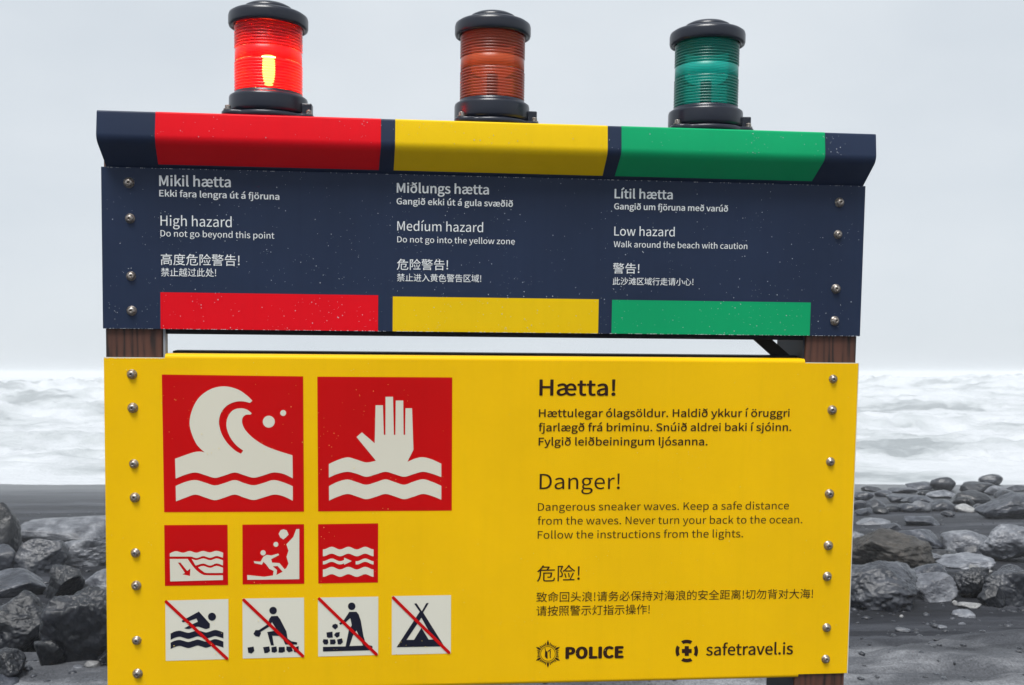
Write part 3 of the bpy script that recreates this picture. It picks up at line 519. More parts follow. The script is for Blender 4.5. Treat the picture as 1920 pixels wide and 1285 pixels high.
# ------------------------------------------------------------------ noise for terrain, sea and rocks
def vnoise(x, y, z=None, seed=0):
    """smooth value noise on numpy arrays, -1..1"""
    def h(ix, iy, iz):
        n = (ix * 374761393 + iy * 668265263 + iz * 2147483647 % 1442695041 + seed * 974634777) & 0x7fffffff
        n = (n ^ (n >> 13)) * 1274126177 & 0x7fffffff
        n = (n ^ (n >> 16)) * 668265263 & 0x7fffffff
        return ((n ^ (n >> 15)) & 0xffff) / 32767.5 - 1
    z = np.zeros_like(x) if z is None else z
    fx, fy, fz = np.floor(x), np.floor(y), np.floor(z)
    ix, iy, iz = fx.astype(np.int64), fy.astype(np.int64), fz.astype(np.int64)
    u, v, w = x - fx, y - fy, z - fz
    u, v, w = (t * t * t * (t * (t * 6 - 15) + 10) for t in (u, v, w))
    r = 0
    for dz in (0, 1):
        a = h(ix, iy, iz + dz) * (1 - u) + h(ix + 1, iy, iz + dz) * u
        b = h(ix, iy + 1, iz + dz) * (1 - u) + h(ix + 1, iy + 1, iz + dz) * u
        r = r + (a * (1 - v) + b * v) * (w if dz else 1 - w)
    return r

def fbm(x, y, z=None, octaves=4, seed=0, gain=0.5):
    s, a, r = 1.0, 1.0, 0
    for k in range(octaves):
        r = r + a * vnoise(x * s, y * s, None if z is None else z * s, seed + k * 17)
        s *= 2.03; a *= gain
    return r

SEA_Z = -2.6
def smooth(t):
    t = np.clip(t, 0, 1)
    return t * t * (3 - 2 * t)

def ground_z(x, y):
    x = np.asarray(x, float); y = np.asarray(y, float)
    crest = 5.35 + 0.045 * x + 0.12 * vnoise(x * 0.7, x * 0.0, seed=5)
    near = 0.02 * (y - 3) * 0
    far = -0.38 - (y - 6.3) * 0.0789
    k = smooth((y - crest) / 0.95)
    # the near bank has a dished front with a low ledge at the right
    ledge = 0.035 * smooth((y - (4.55 + 0.18 * np.sin(x * 1.3))) / 0.12)
    z = (near + ledge - 0.035) * (1 - k) + far * k
    amp = np.clip(1 - y / 60, 0.2, 1)
    z = z + 0.018 * fbm(x * 1.1, y * 1.6, seed=3) * amp
    z = z + 0.010 * fbm(x * 5, y * 9, seed=9, octaves=3) * amp * np.clip(2 - y / 8, 0, 1)
    dent = fbm(x * 1.6 + 4, y * 4.2, seed=40, octaves=4)
    z = z + 0.035 * np.clip(dent, -1, 0.25) * 1.6 * (1 - k) * smooth((y - 3) / 1.2)
    z = z + 0.05 * fbm(x * 0.22, y * 0.3, seed=21, octaves=2) * smooth((y - 8) / 10) * (1 - smooth((y - 27) / 7))
    return z

def grid_mesh(name, X, Y, Z, mat):
    ny, nx = X.shape
    me = bpy.data.meshes.new(name)
    vs = np.stack([X, Y, Z], -1).reshape(-1, 3)
    idx = np.arange(nx * ny).reshape(ny, nx)
    f = np.stack([idx[:-1, :-1], idx[:-1, 1:], idx[1:, 1:], idx[1:, :-1]], -1).reshape(-1, 4)
    me.vertices.add(len(vs)); me.vertices.foreach_set('co', vs.ravel())
    me.loops.add(f.size); me.loops.foreach_set('vertex_index', f.ravel())
    me.polygons.add(len(f))
    me.polygons.foreach_set('loop_start', np.arange(0, f.size, 4))
    me.polygons.foreach_set('loop_total', np.full(len(f), 4))
    me.polygons.foreach_set('use_smooth', np.ones(len(f), bool))
    me.update(); me.validate()
    me.materials.append(mat)
    o = bpy.data.objects.new(name, me)
    return link(o)

# --- black sand
def sand_mat():
    m, n, l, b = new_mat('black_sand')
    tc = n.new('ShaderNodeTexCoord')
    sep = n.new('ShaderNodeSeparateXYZ'); l.new(tc.outputs['Object'], sep.inputs[0])
    mp = n.new('ShaderNodeMapping'); mp.inputs['Scale'].default_value = (0.55, 1.6, 1)
    l.new(tc.outputs['Object'], mp.inputs[0])
    big = nnode(n, 'ShaderNodeTexNoise', Scale=1.5, Detail=6.0, Roughness=0.62)
    l.new(mp.outputs[0], big.inputs['Vector'])
    grain = nnode(n, 'ShaderNodeTexNoise', Scale=85.0, Detail=4.0, Roughness=0.75)
    l.new(tc.outputs['Object'], grain.inputs['Vector'])
    # dry wind-sorted crust on the near bank, wet sand beyond it
    yr = nnode(n, 'ShaderNodeMapRange'); yr.inputs[1].default_value = 5.3; yr.inputs[2].default_value = 5.9
    yr.interpolation_type = 'SMOOTHSTEP'
    l.new(sep.outputs[1], yr.inputs[0])
    streak = nnode(n, 'ShaderNodeTexNoise', Scale=0.9, Detail=7.0, Roughness=0.7)
    mp2 = n.new('ShaderNodeMapping'); mp2.inputs['Scale'].default_value = (0.16, 1.5, 1)
    l.new(tc.outputs['Object'], mp2.inputs[0]); l.new(mp2.outputs[0], streak.inputs['Vector'])
    dry = ramp(n, [(0.36, (0.045, 0.048, 0.056)), (0.50, (0.10, 0.105, 0.118)), (0.64, (0.27, 0.277, 0.295))])
    wet = ramp(n, [(0.38, (0.004, 0.005, 0.008)), (0.52, (0.017, 0.019, 0.026)), (0.68, (0.075, 0.080, 0.095))])
    l.new(big.outputs[0], dry.inputs[0]); l.new(streak.outputs[0], wet.inputs[0])
    mx = n.new('ShaderNodeMix'); mx.data_type = 'RGBA'
    l.new(yr.outputs[0], mx.inputs['Factor'])
    l.new(dry.outputs[0], mx.inputs[6]); l.new(wet.outputs[0], mx.inputs[7])
    gr = ramp(n, [(0.30, (0.45, 0.45, 0.45)), (0.70, (1.6, 1.6, 1.6))])
    l.new(grain.outputs[0], gr.inputs[0])
    mu = n.new('ShaderNodeMix'); mu.data_type = 'RGBA'; mu.blend_type = 'MULTIPLY'
    mu.inputs['Factor'].default_value = 0.8
    l.new(mx.outputs[2], mu.inputs[6]); l.new(gr.outputs[0], mu.inputs[7])
    l.new(mu.outputs[2], b.inputs['Base Color'])
    b.inputs['Specular IOR Level'].default_value = 0.3
    # glossier towards the wash line
    rr = nnode(n, 'ShaderNodeMapRange'); rr.inputs[1].default_value = 9; rr.inputs[2].default_value = 31
    rr.inputs[3].default_value = 0.95; rr.inputs[4].default_value = 0.30
    l.new(sep.outputs[1], rr.inputs[0]); l.new(rr.outputs[0], b.inputs['Roughness'])
    add = n.new('ShaderNodeMath'); add.operation = 'ADD'
    l.new(grain.outputs[0], add.inputs[0]); l.new(big.outputs[0], add.inputs[1])
    bs = nnode(n, 'ShaderNodeMapRange'); bs.inputs[1].default_value = 6; bs.inputs[2].default_value = 30
    bs.inputs[3].default_value = 0.9; bs.inputs[4].default_value = 0.15
    l.new(sep.outputs[1], bs.inputs[0])
    bp = nnode(n, 'ShaderNodeBump', Distance=0.02)
    l.new(bs.outputs[0], bp.inputs['Strength'])
    l.new(add.outputs[0], bp.inputs['Height']); l.new(bp.outputs[0], b.inputs['Normal'])
    return m

ny, nx = 620, 460
ty = np.linspace(0, 1, ny)
ys = np.where(ty < 0.12, -260 + 263.5 * (1 - (1 - ty / 0.12) ** 3), 3.5 * (40 / 3.5) ** ((ty - 0.12) / 0.88))
s = np.linspace(-1, 1, nx)
wx = 4.5 + 1.0 * np.abs(ys)
X = (0.55 * s + 0.45 * s ** 5)[None, :] * wx[:, None] * 2.0
Y = np.repeat(ys[:, None], nx, 1)
X[:, 0] -= 350; X[:, -1] += 350
tag(grid_mesh('black_sand_beach', X, Y, ground_z(X, Y), sand_mat()), 'black sand beach sloping down to the surf', kind='structure')

# --- surf
def sea_mat():
    m, n, l, b = new_mat('surf')
    tc = n.new('ShaderNodeTexCoord')
    mp = n.new('ShaderNodeMapping'); mp.inputs['Scale'].default_value = (0.8, 1.0, 1)
    l.new(tc.outputs['Object'], mp.inputs[0])
    a = nnode(n, 'ShaderNodeTexNoise', Scale=0.10, Detail=8.0, Roughness=0.62, Distortion=0.4)
    l.new(mp.outputs[0], a.inputs['Vector'])
    r = ramp(n, [(0.38, (0.24, 0.262, 0.275)), (0.45, (0.39, 0.415, 0.43)), (0.54, (0.50, 0.52, 0.545))])
    l.new(a.outputs[0], r.inputs[0])
    l.new(r.outputs[0], b.inputs['Base Color'])
    b.inputs['Roughness'].default_value = 0.7
    f = nnode(n, 'ShaderNodeTexNoise', Scale=1.6, Detail=6.0, Roughness=0.65)
    l.new(mp.outputs[0], f.inputs['Vector'])
    bp = nnode(n, 'ShaderNodeBump', Strength=0.5, Distance=0.4)
    l.new(f.outputs[0], bp.inputs['Height']); l.new(bp.outputs[0], b.inputs['Normal'])
    return m

ny, nx = 560, 620
ys = 31 * (900 / 31) ** np.linspace(0, 1, ny)
s = np.linspace(-1, 1, nx)
X = s[None, :] * (ys * 0.95 + 12)[:, None]
Y = np.repeat(ys[:, None], nx, 1)
Z = np.full_like(X, SEA_Z)
fade = smooth((Y - 36) / 12)
Z += 0.05 * fbm(X * 0.5, Y * 0.9, seed=2, octaves=4) * (0.3 + fade)
for y0, h, w, sd in ((50, 0.45, 3.0, 1), (63, 0.85, 4.0, 2), (80, 1.2, 5.0, 3), (104, 1.5, 7, 4), (140, 1.9, 9, 6), (190, 2.2, 13, 7), (260, 2.6, 18, 8), (360, 3, 25, 9)):
    yy = y0 + 0.10 * y0 * vnoise(X / (y0 * 0.30), X * 0, seed=30 + sd)
    gate = smooth(0.5 + 0.9 * vnoise(X / (y0 * 0.22), X * 0 + 3, seed=50 + sd))
    d = (Y - yy) / w
    prof = np.where(d < 0, np.exp(-(d * 1.9) ** 2), np.exp(-(d * 0.8) ** 2))
    Z += h * gate * prof * (1 + 0.28 * fbm(X * 0.45, Y * 0.8, seed=sd, octaves=4))
Z += (0.42 * fade + 0.05) * (0.8 - np.abs(fbm(X * 0.30, Y * 0.42, seed=77, octaves=5)))
Z += 0.5 * smooth((Y - 60) / 60) * (0.6 - np.abs(fbm(X * 0.10, Y * 0.14, seed=91, octaves=5)))
X[:, 0] -= 700; X[:, -1] += 700
tag(grid_mesh('sea', X, Y, Z, sea_mat()), 'white foaming surf fading into mist', kind='structure')

# --- sea mist
def haze():
    m = bpy.data.materials.new('sea_mist'); m.use_nodes = True
    n, l = m.node_tree.nodes, m.node_tree.links
    n.clear()
    out = n.new('ShaderNodeOutputMaterial')
    v = n.new('ShaderNodeVolumePrincipled')
    v.inputs['Color'].default_value = (0.97, 0.985, 1.0, 1)
    v.inputs['Density'].default_value = 0.0019
    v.inputs['Anisotropy'].default_value = 0.0
    l.new(v.outputs[0], out.inputs['Volume'])
    bm = bmesh.new()
    box_bm(bm, -2200, 2200, -60, 1000, -4.4, 3.2)
    o = bm_obj('haze', bm, m)
    tag(o, 'thin sea mist over the beach and surf', kind='stuff')
haze()

# ------------------------------------------------------------------ boulders
def rock_mat(name, dark, mid, light, rough=0.45, pits=1.0):
    m, n, l, b = new_mat(name)
    tc = n.new('ShaderNodeTexCoord')
    oi = n.new('ShaderNodeObjectInfo')
    a = nnode(n, 'ShaderNodeTexNoise', Scale=5.0, Detail=8.0, Roughness=0.68)
    l.new(tc.outputs['Object'], a.inputs['Vector'])
    r = ramp(n, [(0.33, dark), (0.52, mid), (0.68, light)])
    l.new(a.outputs[0], r.inputs[0])
    v = n.new('ShaderNodeTexVoronoi'); v.inputs['Scale'].default_value = 34
    l.new(tc.outputs['Object'], v.inputs['Vector'])
    vr = ramp(n, [(0.10, (0, 0, 0)), (0.34, (1, 1, 1))])
    l.new(v.outputs['Distance'], vr.inputs[0])
    g = nnode(n, 'ShaderNodeTexNoise', Scale=3.2, Detail=3.0)
    l.new(tc.outputs['Object'], g.inputs['Vector'])
    gr = ramp(n, [(0.45, (1, 1, 1)), (0.62, (0, 0, 0))])
    l.new(g.outputs[0], gr.inputs[0])
    pm = n.new('ShaderNodeMath'); pm.operation = 'MAXIMUM'
    l.new(vr.outputs[0], pm.inputs[0]); l.new(gr.outputs[0], pm.inputs[1])
    mu = n.new('ShaderNodeMix'); mu.data_type = 'RGBA'; mu.blend_type = 'MULTIPLY'
    mu.inputs['Factor'].default_value = 0.6 * pits
    l.new(r.outputs[0], mu.inputs[6]); l.new(pm.outputs[0], mu.inputs[7])
    vo = n.new('ShaderNodeMath'); vo.operation = 'MULTIPLY_ADD'
    vo.inputs[1].default_value = 0.5; vo.inputs[2].default_value = 0.75
    l.new(oi.outputs['Random'], vo.inputs[0])
    hs = n.new('ShaderNodeHueSaturation')
    l.new(mu.outputs[2], hs.inputs['Color']); l.new(vo.outputs[0], hs.inputs['Value'])
    l.new(hs.outputs[0], b.inputs['Base Color'])
    f = nnode(n, 'ShaderNodeTexNoise', Scale=38.0, Detail=6.0, Roughness=0.7)
    l.new(tc.outputs['Object'], f.inputs['Vector'])
    s1 = n.new('ShaderNodeMath'); s1.operation = 'MULTIPLY_ADD'; s1.inputs[1].default_value = 0.8
    l.new(pm.outputs[0], s1.inputs[0]); l.new(f.outputs[0], s1.inputs[2])
    s2 = n.new('ShaderNodeMath'); s2.operation = 'MULTIPLY_ADD'; s2.inputs[1].default_value = 2.0
    l.new(a.outputs[0], s2.inputs[0]); l.new(s1.outputs[0], s2.inputs[2])
    bp = nnode(n, 'ShaderNodeBump', Strength=0.6, Distance=0.009)
    l.new(s2.outputs[0], bp.inputs['Height']); l.new(bp.outputs[0], b.inputs['Normal'])
    rr = nnode(n, 'ShaderNodeMapRange'); rr.inputs[3].default_value = rough - 0.15; rr.inputs[4].default_value = rough + 0.2
    l.new(g.outputs[0], rr.inputs[0]); l.new(rr.outputs[0], b.inputs['Roughness'])
    b.inputs['Specular IOR Level'].default_value = 0.35
    b.inputs['Coat Weight'].default_value = 0.35      # rain-wet skin
    b.inputs['Coat Roughness'].default_value = 0.28
    l.new(bp.outputs[0], b.inputs['Coat Normal'])
    return m

ROCK_DARK = rock_mat('dark_basalt', (0.003, 0.004, 0.006), (0.008, 0.0095, 0.014), (0.030, 0.033, 0.042), 0.36)
ROCK_MID = rock_mat('grey_basalt', (0.009, 0.011, 0.017), (0.032, 0.036, 0.047), (0.10, 0.106, 0.125), 0.36)
ROCK_PALE = rock_mat('pale_grey_basalt', (0.034, 0.037, 0.048), (0.125, 0.132, 0.150), (0.27, 0.278, 0.30), 0.38, 0.8)
ROCK_WHITE = rock_mat('sun_bleached_stone', (0.10, 0.10, 0.105), (0.24, 0.24, 0.24), (0.42, 0.42, 0.41), 0.4, 0.7)
ROCK_BROWN = rock_mat('brown_scoria', (0.010, 0.009, 0.008), (0.034, 0.030, 0.026), (0.085, 0.075, 0.066), 0.7, 1.2)

def ico_arrays(sub):
    bm = bmesh.new()
    bmesh.ops.create_icosphere(bm, subdivisions=sub, radius=1)
    v = np.array([p.co[:] for p in bm.verts]); f = [tuple(q.index for q in p.verts) for p in bm.faces]
    bm.free()
    return v, f
ICO = {k: ico_arrays(k) for k in (3, 4, 5, 6)}

def rock_mesh(style, seed, sub):
    rng = np.random.default_rng(seed)
    v, f = ICO[sub]
    d = v / np.linalg.norm(v, axis=1)[:, None]
    r = np.full(len(d), 1.4)
    npl, lo, hi, rnd = {'round': (20, 0.82, 1.0, 12), 'angular': (11, 0.56, 1.0, 34), 'flat': (14, 0.68, 1.0, 20), 'rough': (16, 0.66, 1.0, 26), 'slab': (11, 0.72, 1.0, 60)}[style]
    acc = 0
    for _ in range(npl):                       # soft intersection of random half spaces: broad facets with worn edges
        nrm = rng.normal(size=3); nrm /= np.linalg.norm(nrm)
        h = rng.uniform(lo, hi)
        c = np.clip(d @ nrm, 0.02, None)
        acc = acc + (h / c) ** (-rnd)
    acc = acc + 1.25 ** (-float(rnd))
    r = acc ** (-1.0 / rnd)
    o = rng.uniform(0, 50, 3)
    p = d * r[:, None]
    q = p * 1.3 + o
    k = {'round': 0.045, 'angular': 0.088, 'flat': 0.05, 'rough': 0.12, 'slab': 0.06}[style]
    n1 = fbm(q[:, 0], q[:, 1], q[:, 2], 5, seed, 0.55)
    q2 = p * 5 + o
    n2 = np.abs(fbm(q2[:, 0], q2[:, 1], q2[:, 2], 3, seed + 5))
    q3 = p * 2.3 + o + 9
    n3 = 1 - np.abs(fbm(q3[:, 0], q3[:, 1], q3[:, 2], 4, seed + 9, 0.6))
    p = p * (1 + k * n1 - 0.45 * k * n2 + 0.28 * k * (n3 - .6))[:, None]
    p /= np.abs(p).max(0)
    return p, f

def photo_to_ground(px, py):
    ray = cam_m.to_3x3() @ Vector(((px - 960) / FPX, -(py - 642.5) / FPX, -1.0))
    t = 2.0
    for _ in range(4000):
        x, y, z = ray.x * t, ray.y * t, EYE + ray.z * t
        if z <= float(ground_z(x, y)):
            break
        t *= 1.004
    return x, y, z, t

def rock(x0, x1, y0, y1, style, mat, label, group=None, rot=0.0, deep=0.85, back=0.0, sink=0.16, seed=None, name='boulder', lift=0.0):
    """a stone whose outline spans photo x0..x1, y0..y1 when it lies on the sand there"""
    if x0 > 1500 and x1 - x0 > 12:                # stones here lie shoulder to shoulder
        g = (x1 - x0) * 0.07
        x0, x1, y0 = x0 - g, x1 + g, y0 - (y1 - y0) * 0.05
    cx = (x0 + x1) / 2
    gx, gy, gz, t = photo_to_ground(cx, y1)
    w = (x1 - x0) / FPX * t
    h = (y1 - y0) / FPX * t
    dep = w * deep
    gy2 = gy + dep * 0.42 + back
    k = gy2 / gy
    gx2 = gx * k
    w *= k; h *= k
    zb = float(ground_z(gx2, gy2))
    # top of the stone stays on its sight line, foot sinks into the sand
    top = EYE + (gz - EYE) * k + h
    bot = min(zb, top - h) - h * sink + lift
    sd = seed if seed is not None else int(x0 * 7 + y0 * 13) % 9999
    sub = 6 if (x1 - x0) > 70 else 5 if (x1 - x0) > 30 else 4
    v, f = rock_mesh(style, sd, sub)
    if rot:
        c, s_ = math.cos(math.radians(rot)), math.sin(math.radians(rot))
        v = np.stack([v[:, 0] * c - v[:, 2] * s_, v[:, 1], v[:, 0] * s_ + v[:, 2] * c], 1)
        v /= np.abs(v).max(0)
    H = top - bot
    vv = np.stack([v[:, 0] * w / 2, v[:, 1] * dep / 2, (v[:, 2] + 1) * H / 2], 1)
    o = mesh_obj(name, vv, f, mat, smooth=True)
    o.location = (gx2, gy2, bot)
    tag(o, label, 'rock' if name == 'boulder' else 'stone', group)
    return o

G = 'boulders strewn over the black sand'
D_, M_, P_, W_, B_ = ROCK_DARK, ROCK_MID, ROCK_PALE, ROCK_WHITE, ROCK_BROWN
ROCKS = [
 # right of the sign, far to near
 (1832, 1875, 888, 911, 'round', M_, 'upright boulder standing against the surf, highest of the far rocks', 20, .8, .2),
 (1746, 1793, 895, 921, 'round', M_, 'round-topped dark boulder breaking the waterline, left of the upright one', 0, .8, .2),
 (1703, 1751, 903, 920, 'round', M_, 'low blue-grey boulder touching the left side of the round-topped waterline boulder', 0, .8, .1),
 (1790, 1869, 905, 929, 'flat', D_, 'dark flat boulder directly below the upright boulder by the surf', 0, .7, 0),
 (1848, 1894, 912, 930, 'round', P_, 'pale round boulder just above the great flat slab', 0, .8, 0),
 (1888, 1926, 910, 922, 'flat', M_, 'thin flat boulder at the right photo edge near the waterline', 0, .8, 0),
 (1612, 1650, 911, 923, 'flat', M_, 'small low stone nearest the waterline beside the yellow panel edge', 0, .8, 0),
 (1598, 1634, 920, 939, 'round', M_, 'rounded stone half behind the right edge of the yellow panel, top of its column', 0, .8, 0),
 (1664, 1715, 914, 925, 'flat', M_, 'long flat pale-topped stone far out, left of the dark far boulders', 0, .8, 0),
 (1665, 1712, 927, 943, 'round', M_, 'low domed grey stone below the long flat far stone', 0, .8, 0),
 (1738, 1792, 917, 935, 'flat', P_, 'broad pale flat stone below the round-topped waterline boulder', 0, .8, 0),
 (1784, 1855, 921, 948, 'round', D_, 'large dark round boulder below the dark flat waterline boulder', 0, .7, 0),
 (1708, 1750, 930, 948, 'round', M_, 'grey domed stone behind the pale-shouldered pair', 0, .8, 0),
 (1742, 1788, 937, 960, 'round', M_, 'rounded mid-grey stone left of the small white dome', 0, .8, 0),
 (1600, 1626, 938, 955, 'round', M_, 'small round stone at the yellow panel edge, second of its column', 0, .8, 0),
 (1622, 1661, 937, 958, 'round', M_, 'smooth round stone beside the yellow panel edge with grey top', 0, .8, 0),
 (1658, 1684, 946, 961, 'round', D_, 'little dark stone tucked before the pair of round stones', 0, .8, 0),
 (1680, 1726, 942, 962, 'round', M_, 'left stone of the touching round pair in mid beach', 0, .8, 0),
 (1709, 1749, 940, 962, 'round', P_, 'right pale-shouldered stone of the touching round pair', 0, .8, 0),
 (1795, 1830, 933, 951, 'rough', D_, 'knobbly dark stone right behind the small white dome', 0, .8, 0),
 (1788, 1825, 946, 961, 'round', W_, 'small white domed stone, brightest of the far rocks', 0, .8, 0),
 (1842, 1945, 926, 974, 'slab', M_, 'great flat slab boulder with dark overhang at the right photo edge', 0, .7, .1),
 (1609, 1666, 973, 987, 'flat', P_, 'long thin pale stone lying flat above the brown mound', 0, .8, 0),
 (1697, 1757, 964, 988, 'flat', M_, 'smooth grey stone with pale rim alone on dark sand', 0, .7, 0),
 (1656, 1694, 981, 994, 'flat', M_, 'thin grey stone at the back of the brown mound', 0, .8, 0),
 (1590, 1736, 988, 1064, 'rough', B_, 'crumbly brown weathered mound beside the yellow panel', 0, .7, 0),
 (1684, 1768, 986, 1036, 'flat', M_, 'smooth sloping grey boulder leaning on the brown mound', -14, .8, 0),
 (1766, 1850, 994, 1038, 'round', P_, 'pitted pale oval boulder left of the big leaning one', -10, .8, 0),
 (1842, 1960, 985, 1056, 'angular', P_, 'big pale boulder with round shaded face cut by the right photo edge', 12, .8, 0),
 (1800, 1846, 1022, 1043, 'flat', M_, 'narrow curved stone under the pitted oval boulder', 0, .8, 0),
 (1770, 1864, 1038, 1070, 'angular', P_, 'ribbed pale boulder with furrowed top in the middle right', 0, .9, 0),
 (1700, 1768, 1035, 1062, 'angular', P_, 'pale wedge boulder behind the right shoulder of the big blue-grey boulder', 0, .8, 0),
 (1808, 1854, 1060, 1080, 'rough', W_, 'small bright ribbed stone perched on a dark block', 0, .8, 0),
 (1792, 1868, 1066, 1130, 'rough', D_, 'dark block under the small bright ribbed stone', 0, .6, .1),
 (1705, 1779, 1058, 1108, 'round', M_, 'slanted grey boulder above the shiny pale one', -25, .8, 0),
 (1846, 1960, 1052, 1142, 'rough', M_, 'large jagged boulder at the right photo edge with pale ridge', 10, .8, 0),
 (1556, 1738, 1031, 1146, 'rough', M_, 'biggest blue-grey boulder, half behind the yellow panel', 0, .8, 0),
 (1704, 1790, 1076, 1132, 'angular', P_, 'shiny pale boulder leaning on the big blue-grey one', -28, .8, 0),
 (1798, 1841, 1130, 1142, 'flat', W_, 'flat white sliver stone above the small pale dome', 6, .7, 0),
 (1786, 1825, 1143, 1158, 'round', P_, 'small pale domed stone lying lowest among the right rocks', 0, .8, 0),
 (1690, 1722, 934, 946, 'flat', M_, 'little flat stone between the low domed stones of the far field', 0, .8, 0),
 (1606, 1640, 952, 968, 'flat', M_, 'flat grey stone at the yellow panel edge, above the long thin pale stone', 0, .8, 0),
 (1640, 1672, 920, 932, 'round', M_, 'small domed stone just below the low stone nearest the waterline', 0, .8, 0),
 (1722, 1744, 920, 931, 'round', D_, 'small dark stone in the gap before the broad pale flat stone', 0, .8, 0),
 (1826, 1850, 944, 958, 'round', M_, 'little grey stone right of the small white dome', 0, .8, 0),
 (1868, 1905, 918, 936, 'round', M_, 'grey hump between the pale round boulder and the great flat slab', 0, .8, .3),
 (1634, 1664, 950, 965, 'round', D_, 'dark half-buried stone below the smooth round stone at the panel edge', 0, .8, 0),
 (1766, 1792, 958, 970, 'flat', M_, 'low wet stone in front of the small white dome', 0, .8, 0),
 (1592, 1622, 998, 1018, 'angular', P_, 'pale chunk poking out beside the yellow panel on the brown mound', 0, .8, -.1),
 (1740, 1800, 1030, 1056, 'rough', D_, 'dark pitted stone filling the gap under the sloping grey boulder', 0, .8, 0),
 (1830, 1880, 1098, 1140, 'angular', D_, 'black stone in the shadow left of the large jagged boulder', 0, .7, 0),
 # left of the sign
 (46, 240, 966, 1020, 'flat', P_, 'long smooth pale-backed boulder farthest out on the left', 0, .6, .3),
 (26, 146, 992, 1078, 'angular', M_, 'broad grey boulder with dark hollow below its left side', 5, .8, 0),
 (112, 240, 1000, 1066, 'angular', P_, 'pale faceted boulder running behind the left edge of the yellow panel', -12, .8, 0),
 (-70, 40, 936, 1062, 'round', D_, 'tall dark leaning boulder at the left photo edge', -12, .8, 0),
 (-30, 32, 1022, 1080, 'round', M_, 'rounded pale grey boulder at the foot of the tall dark one', 0, .8, 0),
 (158, 250, 1066, 1116, 'round', P_, 'rounded grey boulder peeping out left of the yellow panel', 0, .8, 0),
 (-40, 108, 1068, 1122, 'flat', M_, 'long low dark boulder with bright upper rim at the left photo edge', 0, .8, 0),
 (80, 156, 1046, 1124, 'angular', D_, 'peaked dark boulder with a pale rim rising over the long low one', 12, .8, -.05),
 (-60, 112, 1112, 1226, 'rough', D_, 'big dark pitted boulder low at the left photo edge', 0, .7, 0),
 (84, 240, 1104, 1246, 'rough', D_, 'big black-brown boulder against the lower left of the yellow panel', 0, .7, 0),
 (-30, 56, 1216, 1282, 'angular', D_, 'dark boulder in the bottom left corner area', 0, .8, 0),
 (-50, 40, 1262, 1300, 'round', M_, 'smooth grey boulder cut by the bottom left corner', 0, .8, 0),
 (60, 122, 1196, 1252, 'angular', D_, 'small dark wedge between the two big dark boulders on the left', 0, .8, 0),
 (176, 250, 1204, 1254, 'angular', D_, 'dark grey stone beside the lowest left part of the yellow panel', 0, .8, 0),
]
for i, (x0, x1, y0, y1, st, mt, lab, rt, dp, bk) in enumerate(ROCKS):
    rock(x0, x1, y0, y1, st, mt, lab, G, rot=rt, deep=dp, back=bk, seed=101 + i * 7)
PEBBLES = [
 (154, 188, 1238, 1253, W_, 'flat white pebble under the big black-brown boulder'),
 (136, 158, 1246, 1256, P_, 'thin grey pebble left of the flat white one'),
 (74, 93, 1198, 1212, W_, 'small white wedge pebble among the dark left boulders'),
 (112, 121, 1228, 1237, W_, 'tiny white pebble beneath the small dark wedge'),
 (1784, 1796, 1126, 1136, W_, 'tiny bright pebble left of the flat white sliver stone'),
 (1686, 1694, 1153, 1160, W_, 'tiny white pebble alone in the dark hollow right of the yellow panel'),
 (1680, 1706, 1177, 1186, P_, 'flat pale pebble on the crest of the near sand bank'),
 (1758, 1774, 1173, 1181, P_, 'small flat pebble on the bank crest, right of its larger neighbour'),
 (1797, 1810, 1167, 1174, P_, 'tiny pale pebble below the small pale domed stone'),
]
for i, (x0, x1, y0, y1, mt, lab) in enumerate(PEBBLES):
    rock(x0, x1, y0, y1, 'round', mt, lab, 'pebbles lying on the sand', seed=900 + i, name='pebble', deep=.7)

# uncountable grit and small stones between the boulders
def grit():
    rng = np.random.default_rng(4)
    v, f = ICO[3]
    bmv, bmf = [], []
    base, fb = np.array([p for p in v]), f
    sel = ico_arrays(1)
    for k in range(2600):
        near = k < 1500
        y = rng.uniform(6.2, 20) if not near else rng.uniform(4.3, 9)
        x = rng.uniform(-1, 1) * (1.2 + y * 0.62)
        s_ = rng.uniform(0.006, 0.02) * (1 if near else 2.0) * (1.8 if rng.random() < 0.06 else 1)
        p = sel[0] * (1 + 0.25 * rng.normal(size=(len(sel[0]), 1)))
        a = rng.uniform(0, 6.28)
        sc = np.array([s_ * rng.uniform(.8, 1.7), s_ * rng.uniform(.7, 1.3), s_ * rng.uniform(.4, .8)])
        p = p * sc
        p = np.stack([p[:, 0] * math.cos(a) - p[:, 1] * math.sin(a), p[:, 0] * math.sin(a) + p[:, 1] * math.cos(a), p[:, 2]], 1)
        o = len(bmv)
        z = float(ground_z(x, y))
        bmv += [(q[0] + x, q[1] + y, q[2] + z) for q in p]
        bmf += [tuple(i + o for i in t) for t in sel[1]]
    o = mesh_obj('gravel', bmv, bmf, ROCK_MID, smooth=True)
    tag(o, 'scattered grit and small stones on the black sand', kind='stuff')
grit()

# ------------------------------------------------------------------ THE SIGN
sign = bpy.data.objects.new('warning_sign', None)
link(sign)
sign.matrix_world = SIGN_M
tag(sign, 'beach hazard sign with navy header over a yellow danger board on wooden posts', 'warning sign')

def X_(px, py, d=0): return S(px, py, d)[0]
def Z_(px, py, d=0): return S(px, py, d)[1]

